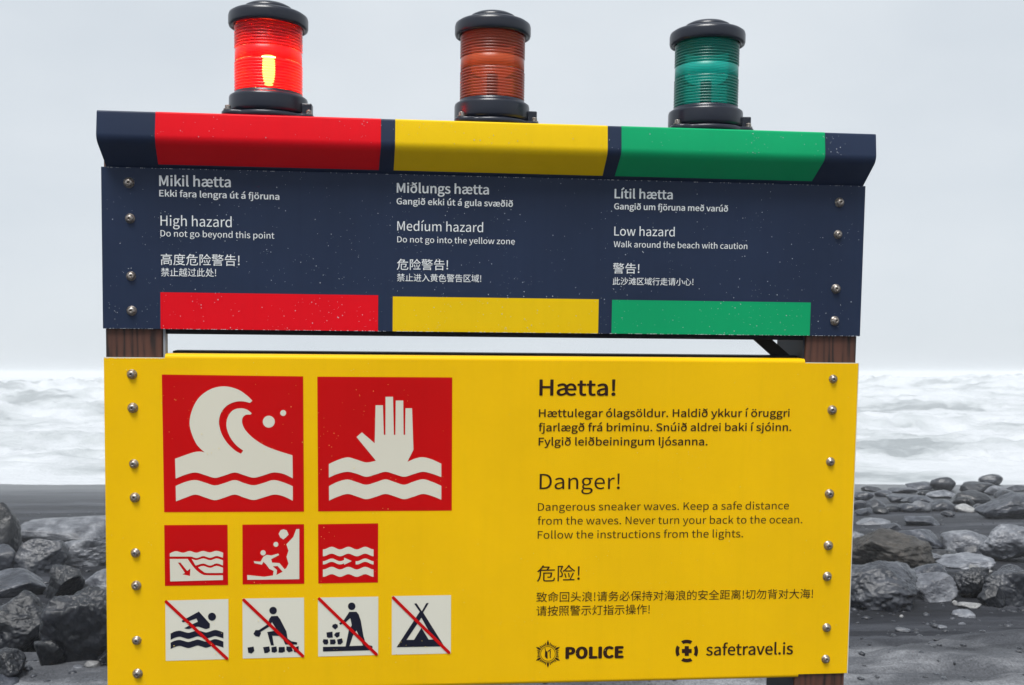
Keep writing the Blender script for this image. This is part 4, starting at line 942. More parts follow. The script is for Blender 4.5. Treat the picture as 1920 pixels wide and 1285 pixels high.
XL = (X_(187, 400) + X_(196, 690) + X_(203, 1200)) / 3      # outer edges of the boards
XR = (X_(1618, 400) + X_(1607, 690) + X_(1595, 1200)) / 3
Z_HDR_BOT = (Z_(193, 615) + Z_(1609, 632)) / 2
Z_HDR_TOP = (Z_(187, 311) + Z_(1620, 351)) / 2
Z_YEL_TOP = (Z_(194, 670) + Z_(1607, 683)) / 2
Z_YEL_BOT = (Z_(1592, 1262) + Z_(1433, 1267)) / 2
XPL = X_(308, 640)                                           # inner edges of the posts
XPR = X_(1512, 655)

# posts
def post(x0, x1, deep):
    bm = bmesh.new()
    box_bm(bm, x0, x1, 0.004, deep, -0.35, Z_(1645, 300, -.05) - 0.01, 0.004)
    return bm_obj('post', bm, WOOD, sign)
post(XL + 0.002, XPL - 0.004, 0.024)
post(XPR, XR - 0.003, 0.150)
box('post_inner_sheet', XPL - 0.0037, XPL + 0.0005, 0.006, 0.022, Z_YEL_TOP - 0.01, Z_HDR_BOT + 0.01, GREY_METAL, sign, 0.0005)
box('post_inner_sheet', XPR - 0.0042, XPR - 0.0005, 0.008, 0.148, -0.3, Z_HDR_BOT + 0.05, painted('shaded_post_side', (0.030, 0.032, 0.038), 0.5), sign, 0.0005)  # dark sheet added to stand for the shade on this post's inner face
# rails behind the boards and a brace
box('frame_rail', XPL + 0.001, XPR - 0.0045, 0.006, 0.040, Z_HDR_BOT - 0.0095, Z_HDR_BOT + 0.03, BLACK_METAL, sign)
box('frame_rail', XPL + 0.007, XPR - 0.0045, 0.030, 0.060, Z_YEL_TOP - 0.03, Z_YEL_TOP + 0.0125, BLACK_METAL, sign)
def brace():
    a = S(1408, 618, .05); b = S(1500, 700, .05)
    d = Vector((b[0] - a[0], 0, b[1] - a[1])).normalized()
    p = Vector((-d.z, 0, d.x)) * 0.0125
    vs = []
    for y in (0.044, 0.052):
        for q, sgn in ((a, 1), (b, 1), (b, -1), (a, -1)):
            vs.append((q[0] + p.x * sgn, y, q[1] + p.z * sgn))
    fs = [(0, 1, 2, 3), (7, 6, 5, 4), (0, 4, 5, 1), (1, 5, 6, 2), (2, 6, 7, 3), (3, 7, 4, 0)]
    mesh_obj('brace', vs, fs, BLACK_METAL, sign)
brace()

# ---- yellow board: a folded sheet, narrower lips between the posts turn back over the rails
def folded_sheet(name, x0, x1, prof, mat, parent, t=0.002):
    """prof: list of (y, z) along the outer skin; extruded along x with thickness t"""
    n = len(prof)
    inner = []
    for i in range(n):
        a = Vector(prof[max(0, i - 1)]); b = Vector(prof[min(n - 1, i + 1)])
        d = (b - a).normalized()
        inner.append((prof[i][0] + d.y * t, prof[i][1] - d.x * t))
    vs = []
    for x in (x0, x1):
        vs += [(x, p[0], p[1]) for p in prof] + [(x, p[0], p[1]) for p in inner]
    fs = []
    m = 2 * n
    for i in range(n - 1):
        fs.append((i, i + 1, m + i + 1, m + i))
        fs.append((n + i, m + n + i, m + n + i + 1, n + i + 1))
        fs.append((i, n + i, n + i + 1, i + 1))
        fs.append((m + i, m + i + 1, m + n + i + 1, m + n + i))
    fs.append((0, m, m + n, n)); fs.append((n - 1, 2 * n - 1, m + 2 * n - 1, m + n - 1))
    o = mesh_obj(name, vs, fs, mat, parent, smooth=True)
    md = o.modifiers.new('edges', 'EDGE_SPLIT'); md.split_angle = math.radians(50)
    return o

def arc(cy, cz, r, a0, a1, n=8):
    return [(cy + r * math.cos(math.radians(a0 + (a1 - a0) * i / n)), cz + r * math.sin(math.radians(a0 + (a1 - a0) * i / n))) for i in range(n + 1)]

yb = box('yellow_board', XL, XR, 0.0, 0.003, Z_YEL_BOT, Z_YEL_TOP, YELLOW, sign, 0.0007)
lipx0, lipx1 = X_(309, 663), X_(1510, 676)
prof = [(0.0, Z_YEL_TOP - 0.0003)] + arc(0.0085, Z_YEL_TOP, 0.0085, 180, 90, 8) + [(0.028, Z_YEL_TOP + 0.0085)]
folded_sheet('top_lip', lipx0, lipx1, prof, YELLOW, yb)
prof = [(0.0285, Z_YEL_BOT - 0.0085)] + arc(0.0085, Z_YEL_BOT, 0.0085, 270, 180, 8) + [(0.0, Z_YEL_BOT + 0.0003)]
folded_sheet('bottom_lip', X_(320, 1280), X_(1497, 1265), prof, YELLOW, yb)
# pale worn cut edges of the sheet
box('sheet_edge', XR, XR + 0.0014, 0.0002, 0.0028, Z_YEL_BOT, Z_YEL_TOP, EDGE, yb, 0)
box('sheet_edge', lipx1 + 0.001, XR, 0.0002, 0.0028, Z_YEL_TOP, Z_YEL_TOP + 0.0013, EDGE, yb, 0)
box('sheet_edge', XL, lipx0 - 0.001, 0.0002, 0.0028, Z_YEL_TOP, Z_YEL_TOP + 0.0013, EDGE, yb, 0)

# ---- navy board and the hood that folds out over it
nb = box('navy_board', XL, XR, -0.0025, 0.0, Z_HDR_BOT, Z_HDR_TOP, NAVY, sign, 0.0007)
HD = -0.05                                          # the hood stands this far out
XHL = X_(179, 205, HD); XHR = X_(1645, 256, HD)
Z_KINK = (Z_(182, 262, HD) + Z_(1645, 300, HD)) / 2
Z_TOP = (Z_(178, 201, HD) + Z_(1645, 254, HD)) / 2
def hood_profile(off=0.0):
    a = Vector((0.0015, Z_HDR_TOP - 0.012)); b = Vector((0.0015, Z_HDR_TOP + 0.001)); c = Vector((HD, Z_KINK))
    d = Vector((HD + 0.006, Z_TOP)); e = Vector((0.125, Z_TOP + 0.0))
    def fillet(p, q, r, rad, n=7):
        u = (p - q).normalized(); v = (r - q).normalized()
        ang = u.angle(v); tl = rad / math.tan(ang / 2)
        s0 = q + u * tl; s1 = q + v * tl
        ctr = q + (u + v).normalized() * (rad / math.sin(ang / 2))
        out = []
        for i in range(n + 1):
            w = (s0 - ctr).lerp(s1 - ctr, i / n).normalized() * rad
            out.append(ctr + w)
        return out
    pts = [a] + fillet(a, b, c, 0.006) + fillet(b, c, d, 0.022, 10) + fillet(c, d, e, 0.004) + [e]
    pr = [(p.x, p.y) for p in pts]
    if off:
        n = len(pr); out = []
        for i in range(n):
            p = Vector(pr[max(0, i - 1)]); q = Vector(pr[min(n - 1, i + 1)])
            t = (q - p).normalized()
            out.append((pr[i][0] - t.y * off, pr[i][1] + t.x * off))
        return out
    return pr
hood = folded_sheet('hood', XHL, XHR, hood_profile(), NAVY, sign, 0.0025)
hood['label'] = 'navy folded metal hood with red, yellow and green bands'
# end cheeks close the hood
pr = hood_profile()
for xa, xb in ((XHL + 0.0003, XHL + 0.0025), (XHR - 0.0025, XHR - 0.0003)):
    ring = [(p[0], p[1]) for p in hood_profile(-0.0026)]
    ring = ring[1:] + [(ring[-1][0], ring[0][1])]
    n = len(ring)
    vs = [(xa, *p) for p in ring] + [(xb, *p) for p in ring]
    fs = [tuple(range(n)), tuple(range(2 * n - 1, n - 1, -1))] + [(i, n + i, n + (i + 1) % n, (i + 1) % n) for i in range(n)]
    mesh_obj('end_cheek', vs, fs, NAVY, hood)

def hood_band(xt0, xt1, xb0, xb1, mat, zlow):
    """coloured film wrapped over the fold; its side edges may taper"""
    pr = hood_profile(0.0005)
    # keep what lies between zlow and the top plate's front edge
    keep = [p for p in pr if p[1] >= zlow and p[0] < 0.02]
    # start exactly at zlow on the slanted part
    i0 = pr.index(keep[0])
    if i0 > 0:
        a, b = pr[i0 - 1], pr[i0]
        t = (zlow - a[1]) / (b[1] - a[1]) if b[1] != a[1] else 0
        keep = [(a[0] + (b[0] - a[0]) * t, zlow)] + keep
    keep.append((0.02, pr[-1][1]))
    vs, fs = [], []
    zt = Z_KINK
    for y, z in keep:
        k = min(1, max(0, (z - zlow) / (zt - zlow)))
        vs.append((xb0 + (xt0 - xb0) * k, y, z)); vs.append((xb1 + (xt1 - xb1) * k, y, z))
    for i in range(len(keep) - 1):
        fs.append((2 * i, 2 * i + 1, 2 * i + 3, 2 * i + 2))
    mesh_obj('hood_band', vs, fs, mat, hood, smooth=True)
def ds(px, py):                                     # photo position on the slanted part near its foot
    return S(px, py, -0.006)
zl = (ds(296, 303)[1] + ds(710, 318)[1] + ds(1130, 333)[1] + ds(1523, 343)[1]) / 4
hood_band(X_(290, 225, HD), X_(714, 240, HD), X_(296, 303, -.008), X_(710, 318, -.008), RED_BAND, zl)
hood_band(X_(741, 240, HD), X_(1140, 260, HD), X_(738, 319, -.008), X_(1130, 333, -.008), YELLOW_BAND, zl)
hood_band(X_(1166, 260, HD), X_(1548, 275, HD), X_(1153, 334, -.008), X_(1523, 343, -.008), GREEN_BAND, zl)

# the band plates along the foot of the navy board
def band(x0, x1, ya, yb_, mat, lab):
    zt = (Z_(x0, ya[0]) + Z_(x1, ya[1])) / 2
    a, b = X_((x0), (ya[0] + yb_[0]) / 2), X_(x1, (ya[1] + yb_[1]) / 2)
    o = mesh_obj('colour_band', [(a, -0.0031, Z_HDR_BOT + 0.0006), (b, -0.0031, Z_HDR_BOT + 0.0006), (b, -0.0031, zt), (a, -0.0031, zt)], [(0, 1, 2, 3)], mat, nb)
    o['label'] = lab
band(302, 709, (547, 555), (617, 623), RED_BAND, 'red strip under the high hazard text')
band(736.5, 1121.5, (555.5, 562), (623, 628), YELLOW_BAND, 'yellow strip under the medium hazard text')
band(1146.5, 1518, (563, 567), (629, 632), GREEN_BAND, 'green strip under the low hazard text')

# ---- lettering
TN = -0.0033
def tl(body, x0, x1, yb0, cap, bold=0.0, cjk=False, yb1=None, mat=WHITE_INK, par=nb, dep=TN, track=0):
    return text_line(body, x0, x1, yb0, cap, mat, par, dep, bold, cjk, ybase1=yb1, track=track)
BH, BS = 0.00055, 0.00034
tl('Mikil hætta', 300, 433, 349, 19, BH, yb1=351.5)
tl('Ekki fara lengra út á fjöruna', 300, 524, 368.6, 11.6, BS, yb1=375)
tl('High hazard', 302, 435, 423.5, 18.8, 0.0, yb1=426.5)
tl('Do not go beyond this point', 302, 515, 443.6, 11.6, 0.0, yb1=448)
tl('高度危险警告!', 302.5, 450, 497.5, 22, 0.0, True, yb1=499.5)
tl('禁止越过此处!', 303, 406, 518.5, 16, 0.0, True, yb1=519.5)
tl('Miðlungs hætta', 744.5, 916, 361.5, 17.6, BH, yb1=365)
tl('Gangið ekki út á gula svæðið', 744, 961, 383.4, 11.3, BS, yb1=388.3)
tl('Medíum hazard', 745, 905.5, 432.6, 17.4, 0.0, yb1=435.8)
tl('Do not go into the yellow zone', 745, 965, 454.6, 11, 0.0, yb1=458.6)
tl('危险警告!', 744.5, 840, 506.5, 21, 0.0, True, yb1=507.3)
tl('禁止进入黄色警告区域!', 744.5, 902, 528, 15, 0.0, True, yb1=530)
tl('Lítil hætta', 1152, 1260, 372, 16.8, BH, yb1=374)
tl('Gangið um fjöruna með varúð', 1151, 1363.5, 392.8, 11, BS, yb1=397.3)
tl('Low hazard', 1151, 1264, 442, 16.6, 0.0, yb1=443.8)
tl('Walk around the beach with caution', 1150, 1400, 463.7, 11, 0.0, yb1=467.5)
tl('警告!', 1148.5, 1198, 513.3, 20, 0.0, True, yb1=513.8)
tl('此沙滩区域行走请小心!', 1148, 1299, 534.5, 14.3, 0.0, True, yb1=536)
Y_ = dict(mat=DARK_INK, par=yb, dep=-0.0006)
tl('Hætta!', 1012, 1153, 741.3, 29, 0.0010, yb1=741.5, **Y_)
tl('Hættulegar ólagsöldur. Haldið ykkur í öruggri', 1010.5, 1480, 782, 14.3, BS, yb1=781.6, **Y_)
tl('fjarlægð frá briminu. Snúið aldrei baki í sjóinn.', 1010, 1483, 808.7, 14.3, BS, yb1=808, **Y_)
tl('Fylgið leiðbeiningum ljósanna.', 1010, 1326, 835.3, 14.3, BS, yb1=835, **Y_)
tl('Danger!', 1011.5, 1162, 917.3, 28.6, 0.0, yb1=917, **Y_)
tl('Dangerous sneaker waves. Keep a safe distance', 1008.5, 1479, 957.8, 14.3, 0.0, yb1=955, **Y_)
tl('from the waves. Never turn your back to the ocean.', 1008, 1504, 983.9, 14.3, 0.0, yb1=981.2, **Y_)
tl('Follow the instructions from the lights.', 1008, 1393, 1010.2, 14.3, 0.0, yb1=1007.5, **Y_)
tl('危险!', 1006.5, 1087, 1091.2, 31, 0.0, True, yb1=1089.5, **Y_)
tl('致命回头浪!请务必保持对海浪的安全距离!切勿背对大海!', 1005.5, 1524, 1129.5, 19.5, 0.0, True, yb1=1122.5, **Y_)
tl('请按照警示灯指示操作!', 1005.5, 1218, 1155.5, 19.5, 0.0, True, yb1=1152, **Y_)
tl('POLICE', 1062, 1167, 1234.6, 20, 0.0024, yb1=1232.6, track=60, **Y_)
tl('safetravel.is', 1324, 1486, 1229, 21.4, 0.00055, yb1=1226.5, **Y_)

# ---- emblems
def circ(cx, cy, r, n=28, ry=None):
    return [(cx + r * math.cos(2 * math.pi * i / n), cy + (ry or r) * math.sin(2 * math.pi * i / n)) for i in range(n)]
def star_emblem():
    cx, cy = 1027.3, 1226.0
    polys = []
    for k in range(6):
        a = math.radians(60 * k - 90)
        def pt(r, da): return (cx + r * math.cos(a + math.radians(da)), cy + r * math.sin(a + math.radians(da)))
        polys.append([pt(15.8, -6), pt(21, -5.5), pt(26.3, 0), pt(21, 5.5), pt(15.8, 6)])
        for da, r in ((13, 22.5), (22, 20.6), (30, 19.6), (-13, 22.5), (-22, 20.6)):
            polys.append([pt(15.8, da - 3.2), pt((r + 15.8) / 2, da - 2.8), pt(r, da + (1.5 if da > 0 else -1.5)), pt((r + 15.8) / 2, da + 2.8), pt(15.8, da + 3.2)])
    printed('emblem_rays', polys, DARK_INK, yb, -0.0006)
    printed('emblem_ring', [circ(cx, cy, 14.2), circ(cx, cy, 13.3)], DARK_INK, yb, -0.0006)
    printed('emblem_figure', [[(1022, 1219.5), (1026.5, 1222), (1026.8, 1235), (1024.3, 1234.5), (1021.6, 1231)],
        [(1021, 1216), (1022.2, 1215.3), (1024, 1221), (1022.6, 1221)],
        [(1027, 1220.6), (1032.2, 1217), (1033, 1216), (1033.6, 1217), (1031.8, 1220), (1027.2, 1222.6)],
        [(1031, 1221), (1032.8, 1220.5), (1032.2, 1229), (1033, 1234), (1031.2, 1234), (1030.6, 1229)]], DARK_INK, yb, -0.0006)
star_emblem()
def rescue_emblem():
    cx, cy = 1287.6, 1220.7
    polys = []
    for k in range(4):
        a = 90 * k
        o = [(cx + 21.2 * math.cos(math.radians(a + t)), cy + 21.2 * math.sin(math.radians(a + t))) for t in range(-30, 31, 6)]
        i = [(cx + 14.6 * math.cos(math.radians(a + t)), cy + 14.6 * math.sin(math.radians(a + t))) for t in range(27, -28, -6)]
        polys.append(o + i)
    h, w = 9.2, 3.9
    polys.append([(cx + a, cy + b) for a, b in ((-w, -h), (w, -h), (w, -w), (h, -w), (h, w), (w, w), (w, h), (-w, h), (-w, w), (-h, w), (-h, -w), (-w, -w))])
    printed('rescue_emblem', polys, DARK_INK, yb, -0.0006)
rescue_emblem()

# ---- pictograms
def picto(corners, mat, lab):
    o = printed('pictogram', [corners], mat, sign, -0.0005)
    o['label'] = lab
    return o
def spline(pts, n=6, closed=False):
    """Catmull-Rom through photo points"""
    out = []
    m = len(pts)
    rng_ = range(m if closed else m - 1)
    for i in rng_:
        p0 = pts[(i - 1) % m] if (closed or i > 0) else pts[i]
        p1, p2 = pts[i], pts[(i + 1) % m]
        p3 = pts[(i + 2) % m] if (closed or i + 2 < m) else p2
        for k in range(n):
            t = k / n
            out.append(tuple(0.5 * ((2 * p1[j]) + (-p0[j] + p2[j]) * t + (2 * p0[j] - 5 * p1[j] + 4 * p2[j] - p3[j]) * t * t + (-p0[j] + 3 * p1[j] - 3 * p2[j] + p3[j]) * t ** 3) for j in (0, 1)))
    if not closed:
        out.append(pts[-1])
    return out
def wave(xs, ys, n=6):
    return spline(list(zip(xs, ys)), n)
SY = -0.0010
def sym(name, polys, mat, par, dep=SY):
    return printed(name, polys, mat, par, dep)

# 1: great breaking wave.  crop origin (180,590), scale 1420/420
def c1(p): return [(180 + x / 3.381, 590 + y / 3.381) for x, y in p]
p1 = picto([(303.5, 702.5), (568.5, 706), (570, 959.5), (308, 960.5)], RED, 'large red square with a breaking wave')
top_edge = spline([(502, 914), (560, 893), (620, 873), (660, 868), (690, 874)], 4)
outer = spline([(690, 874), (640, 824), (606, 750), (594, 680), (612, 600), (656, 524), (730, 472), (815, 455), (900, 475), (960, 515), (992, 547)], 5)
inner = spline([(976, 560), (930, 550), (880, 554), (830, 578), (795, 620), (780, 680), (795, 750), (830, 810), (880, 860), (920, 882)], 5)
channel = spline([(934, 862), (890, 828), (850, 775), (828, 710), (836, 650), (870, 606), (920, 594), (960, 604), (988, 626)], 5)
inner2 = spline([(980, 634), (950, 636), (930, 655), (928, 690), (950, 735), (1000, 785), (1070, 830), (1150, 862), (1246, 892)], 5)
low = spline([(1248, 1038), (1190, 1010), (1125, 1001), (1060, 1020), (1000, 1034), (940, 1018), (880, 1001), (815, 1020), (755, 1035), (695, 1018), (632, 1001), (570, 1014), (506, 1040)], 5)
sym('wave_symbol', [c1(top_edge[:-1] + outer + inner + channel + inner2 + low)], CREAM, p1)
up2 = spline([(506, 1086), (570, 1060), (632, 1049), (695, 1066), (755, 1083), (815, 1068), (880, 1049), (940, 1068), (1000, 1082), (1060, 1068), (1125, 1049), (1190, 1064), (1248, 1088)], 5)
lo2 = spline([(1248, 1180), (1190, 1152), (1130, 1141), (1060, 1160), (1000, 1175), (940, 1160), (880, 1141), (815, 1160), (755, 1176), (695, 1160), (632, 1141), (570, 1160), (508, 1184)], 5)
sym('wave_symbol', [c1(up2 + lo2)], CREAM, p1)
sym('spray_drop', [c1(circ(1096, 679, 38))], CREAM, p1)
sym('spray_drop', [c1(circ(1187, 624, 19))], CREAM, p1)

# 2: hand out of the water. crop origin (570,680), scale 1328/310
def c2(p): return [(570 + x / 4.284, 680 + y / 4.284) for x, y in p]
p2 = picto([(595, 706.5), (848, 708), (847, 957.5), (596.5, 959)], RED, 'large red square with a raised hand in waves')
hand = [(578, 788), (422, 598), (465, 560), (568, 648), (575, 343), (634, 343), (641, 580), (654, 580), (655, 275), (715, 275), (722, 580), (734, 580), (737, 305), (797, 305), (800, 580), (812, 580), (815, 367), (868, 367), (879, 700), (830, 798)]
a = spline([(200, 815), (270, 783), (350, 761), (420, 778), (500, 802), (578, 788)], 5)
b = spline([(830, 798), (890, 772), (950, 760), (1020, 775), (1103, 812)], 5)
c = spline([(1103, 920), (1030, 893), (955, 877), (880, 896), (805, 917), (730, 897), (655, 877), (580, 897), (500, 917), (425, 893), (350, 877), (270, 894), (200, 924)], 5)
sym('hand_symbol', [c2(a[:-1] + hand + b[1:] + c)], CREAM, p2)
a = spline([(201, 992), (270, 958), (350, 939), (425, 960), (500, 981), (580, 960), (655, 938), (730, 960), (805, 981), (880, 956), (955, 937), (1030, 958), (1103, 990)], 5)
c = spline([(1103, 1102), (1030, 1072), (955, 1055), (880, 1077), (805, 1097), (730, 1075), (655, 1055), (580, 1077), (500, 1097), (425, 1075), (350, 1055), (270, 1078), (202, 1108)], 5)
sym('wave_symbol', [c2(a + c)], CREAM, p2)

# 3-4: crop origin (290,970), scale 1920/290
def c3(p): return [(290 + x / 6.621, 970 + y / 6.621) for x, y in p]
p3 = picto(c3([(120, 98), (905, 94), (912, 842), (128, 852)]), RED, 'small red square with a steep drop under water')
t_ = spline([(190, 448), (265, 420), (355, 440), (435, 418), (520, 440), (600, 417), (685, 436), (770, 416), (852, 440)], 4)
l_ = spline([(848, 502), (770, 480), (690, 503), (605, 481), (525, 506), (455, 487), (430, 487), (190, 487)], 4)
sym('water_symbol', [c3(t_ + l_)], CREAM, p3)
t_ = spline([(460, 515), (520, 532), (605, 510), (690, 533), (770, 510), (850, 534)], 4)
l_ = spline([(848, 598), (770, 572), (690, 600), (605, 574), (510, 600)], 4)
sym('water_symbol', [c3(t_ + l_)], CREAM, p3)
t_ = spline([(540, 622), (605, 603), (690, 627), (770, 603), (850, 626)], 4)
l_ = spline([(848, 690), (650, 690), (600, 670), (540, 622)], 4)
sym('water_symbol', [c3(t_ + l_[:-1])], CREAM, p3)
seabed = [(190, 517), (412, 517)] + spline([(412, 517), (470, 600), (530, 665), (590, 706), (650, 720), (848, 720)], 4)[1:] + [(850, 778), (195, 796)]
arrow = [(290, 562), (322, 562), (405, 665), (446, 636), (440, 728), (345, 708), (378, 690)]
sym('seabed_symbol', [c3(seabed), c3(arrow)], CREAM, p3)

p4 = picto(c3([(1090, 92), (1855, 86), (1858, 826), (1092, 834)]), RED, 'small red square with a person fleeing falling rocks')
fig = [(1150, 716), (1250, 726), (1360, 738), (1470, 722), (1478, 665), (1425, 640), (1385, 585), (1352, 552), (1332, 588), (1240, 570), (1232, 545), (1300, 550), (1318, 548), (1350, 490), (1392, 466), (1450, 474), (1535, 450), (1546, 468), (1462, 512), (1448, 520), (1458, 562), (1550, 568), (1615, 645), (1636, 630), (1662, 575), (1638, 490), (1662, 415), (1636, 335), (1722, 245), (1758, 147), (1796, 145), (1796, 768), (1152, 776)]
hole = [(1512, 716), (1520, 655), (1468, 608), (1528, 604), (1590, 676)]
sym('rockfall_symbol', [c3(fig), c3(hole)], CREAM, p4)
sym('head_symbol', [c3(circ(1347, 441, 33))], CREAM, p4)
sym('falling_rock_symbol', [c3(circ(1506, 336, 31))], CREAM, p4)
sym('falling_rock_symbol', [c3([(1565, 160), (1600, 148), (1640, 162), (1664, 215), (1630, 250), (1598, 275), (1560, 250), (1540, 205)])], CREAM, p4)

# 5: crop origin (430,970), scale 1920/440
def c5(p): return [(430 + x / 4.3636, 970 + y / 4.3636) for x, y in p]
p5 = picto(c5([(726, 57), (1218, 50), (1216, 534), (728, 542)]), RED, 'small red square with currents and an arrow')
def wv5(y, th, x0=766, x1=1180):
    def f(x): return y - 11 * math.cos((x - 838) / 137 * 2 * math.pi) + 6
    xs = [x0 + (x1 - x0) * i / 30 for i in range(31)]
    return [(x, f(x)) for x in xs] + [(x, f(x) + th) for x in reversed(xs)]
sym('current_symbol', [c5(wv5(246, 56))], CREAM, p5)
sym('current_symbol', [c5(wv5(410, 60))], CREAM, p5)
sym('current_symbol', [c5(wv5(342, 27, 1034, 1180))], CREAM, p5)
xs = [766 + 174 * i / 14 for i in range(15)]
f5 = lambda x: 348 - 11 * math.cos((x - 838) / 137 * 2 * math.pi)
sym('arrow_symbol', [c5([(x, f5(x)) for x in xs] + [(940, 330), (1002, 358), (940, 388)] + [(x, f5(x) + 27) for x in reversed(xs)])], CREAM, p5)

# 6-7: crop origin (290,1105), scale 6.4
def c6(p): return [(290 + x / 6.4, 1105 + y / 6.4) for x, y in p]
def slash(par, a, b, w=2.9):
    d = Vector((b[0] - a[0], b[1] - a[1])).normalized() * w
    q = Vector((-d.y, d.x))
    pts = []
    for i in range(9):
        t = math.radians(90 + 180 * i / 8)
        pts.append((a[0] + d.x * math.cos(t) + q.x * math.sin(t), a[1] + d.y * math.cos(t) + q.y * math.sin(t)))
    for i in range(9):
        t = math.radians(-90 + 180 * i / 8)
        pts.append((b[0] + d.x * math.cos(t) + q.x * math.sin(t), b[1] + d.y * math.cos(t) + q.y * math.sin(t)))
    sym('prohibition_slash', [pts], RED, par, -0.0016)
p6 = picto(c6([(128, 136), (885, 118), (888, 838), (134, 860)]), CREAM_LIGHT, 'white square forbidding swimming')
swim = [(325, 378), (345, 368), (400, 338), (532, 266), (664, 412), (662, 460)] + spline([(662, 460), (620, 476), (570, 462), (520, 448), (460, 458), (410, 476), (356, 466)], 4)[1:] + [(420, 432), (520, 388), (502, 350), (390, 388), (338, 394)]
sym('swimmer_symbol', [c6(swim)], BLACK_INK, p6)
sym('head_symbol', [c6(circ(689, 328, 48))], BLACK_INK, p6)
for y in (0, 110):
    t_ = spline([(193, 530 + y), (240, 507 + y), (300, 496 + y), (350, 508 + y), (405, 521 + y), (460, 507 + y), (515, 492 + y), (560, 502 + y), (615, 517 + y), (670, 503 + y), (722, 487 + y), (770, 495 + y), (826, 517 + y)], 4)
    l_ = spline([(826, 588 + y), (770, 570 + y), (722, 560 + y), (670, 576 + y), (615, 590 + y), (560, 574 + y), (515, 564 + y), (460, 580 + y), (405, 594 + y), (350, 580 + y), (300, 568 + y), (240, 582 + y), (193, 606 + y)], 4)
    sym('wave_symbol', [c6(t_ + l_)], BLACK_INK, p6)
slash(p6, c6([(140, 148)])[0], c6([(868, 828)])[0])
p7 = picto(c6([(1054, 112), (1792, 100), (1796, 812), (1058, 832)]), CREAM_LIGHT, 'white square forbidding picking up stones')
body = [(1400, 322), (1475, 318), (1505, 355), (1582, 505), (1596, 590), (1640, 622), (1712, 636), (1708, 662), (1568, 662), (1525, 560), (1412, 556), (1432, 672), (1396, 672), (1352, 512), (1470, 492), (1408, 392), (1384, 440), (1352, 462), (1272, 510), (1276, 530), (1256, 570), (1212, 562), (1186, 534), (1212, 488), (1252, 488), (1355, 420), (1378, 352)]
sym('person_symbol', [c6(body)], BLACK_INK, p7)
sym('head_symbol', [c6(circ(1422, 254, 45))], BLACK_INK, p7)
for q in ([(1116, 698), (1188, 686), (1198, 738), (1165, 770), (1124, 760)], [(1302, 694), (1376, 684), (1386, 740), (1355, 762), (1318, 766)], [(1402, 694), (1462, 684), (1472, 742), (1440, 760), (1404, 752)],
          [(1490, 692), (1560, 690), (1566, 744), (1530, 760), (1486, 758)], [(1582, 684), (1640, 690), (1660, 740), (1610, 756), (1580, 726)], [(1668, 700), (1728, 680), (1730, 730), (1700, 756), (1672, 750)]):
    sym('stone_symbol', [c6(q)], BLACK_INK, p7)
slash(p7, c6([(1072, 128)])[0], c6([(1778, 798)])[0])

# 8-9: crop origin (580,1105), scale 6.4
def c8(p): return [(580 + x / 6.4, 1105 + y / 6.4) for x, y in p]
p8 = picto(c8([(104, 100), (828, 88), (826, 788), (106, 808)]), CREAM_LIGHT, 'white square forbidding stacking stones')
body = [(480, 270), (565, 268), (592, 300), (618, 375), (650, 560), (680, 660), (755, 678), (760, 694), (742, 730), (164, 746), (164, 690), (436, 684), (474, 492), (510, 430), (492, 345), (438, 392), (372, 426), (358, 408), (420, 362)]
hole = [(482, 680), (520, 560), (566, 492), (646, 674)]
sym('person_symbol', [c8(body), c8(hole)], BLACK_INK, p8)
sym('head_symbol', [c8(circ(509, 203, 45))], BLACK_INK, p8)
for q in ([(282, 424), (312, 412), (340, 424), (344, 452), (312, 482), (272, 450)], [(206, 518), (278, 506), (282, 578), (232, 582), (212, 572)], [(318, 518), (366, 512), (362, 562), (330, 580), (296, 548)],
          [(170, 598), (222, 600), (230, 640), (214, 662), (176, 660), (160, 626)], [(248, 602), (310, 600), (318, 640), (300, 660), (250, 660)], [(334, 602), (392, 586), (404, 634), (374, 662), (342, 658)]):
    sym('stone_symbol', [c8(q)], BLACK_INK, p8)
slash(p8, c8([(120, 114)])[0], c8([(804, 778)])[0])
p9 = picto(c8([(990, 82), (1700, 70), (1698, 770), (990, 786)]), CREAM_LIGHT, 'white square forbidding camping')
tent = [(1048, 694), (1325, 268), (1258, 172), (1285, 166), (1350, 262), (1404, 166), (1432, 164), (1366, 278), (1620, 684)]
holes = [[(1166, 606), (1345, 340), (1490, 602), (1432, 602), (1345, 462), (1256, 606)]]
sym('tent_symbol', [c8(tent)] + [c8(h) for h in holes], BLACK_INK, p9)
slash(p9, c8([(1008, 100)])[0], c8([(1674, 756)])[0])

# ---- rivets
def rivet_mesh():
    bm = bmesh.new()
    lathe(bm, [(0.0096, 0.0), (0.0094, -0.0012), (0.0078, -0.0020), (0.0074, -0.0040), (0.0058, -0.0062), (0.0034, -0.0072), (0.0021, -0.0072), (0.0016, -0.0060), (0.0012, -0.0020), (0.00001, -0.0018)], 20, axis='Y')
    me = bpy.data.meshes.new('rivet')
    bm.normal_update(); bmesh.ops.recalc_face_normals(bm, faces=bm.faces)
    bm.to_mesh(me); bm.free()
    for p in me.polygons: p.use_smooth = True
    me.materials.append(RIVET)
    return me
RM = rivet_mesh()
rr_ = random.Random(5)
def rivet(px, py, par, dep):
    o = bpy.data.objects.new('rivet', RM); link(o); o.parent = par
    x, z = S(px, py, dep)
    o.location = (x, dep, z)
    o.rotation_euler = (rr_.uniform(-.10, .10), rr_.uniform(0, 6), rr_.uniform(-.10, .10))
    k = rr_.uniform(0.93, 1.05); o.scale = (k, k, k)
for p in ((242, 343), (244, 410), (246, 518), (247, 583), (1574, 380), (1571, 440), (1567, 542), (1565, 602)):
    rivet(*p, nb, -0.0026)
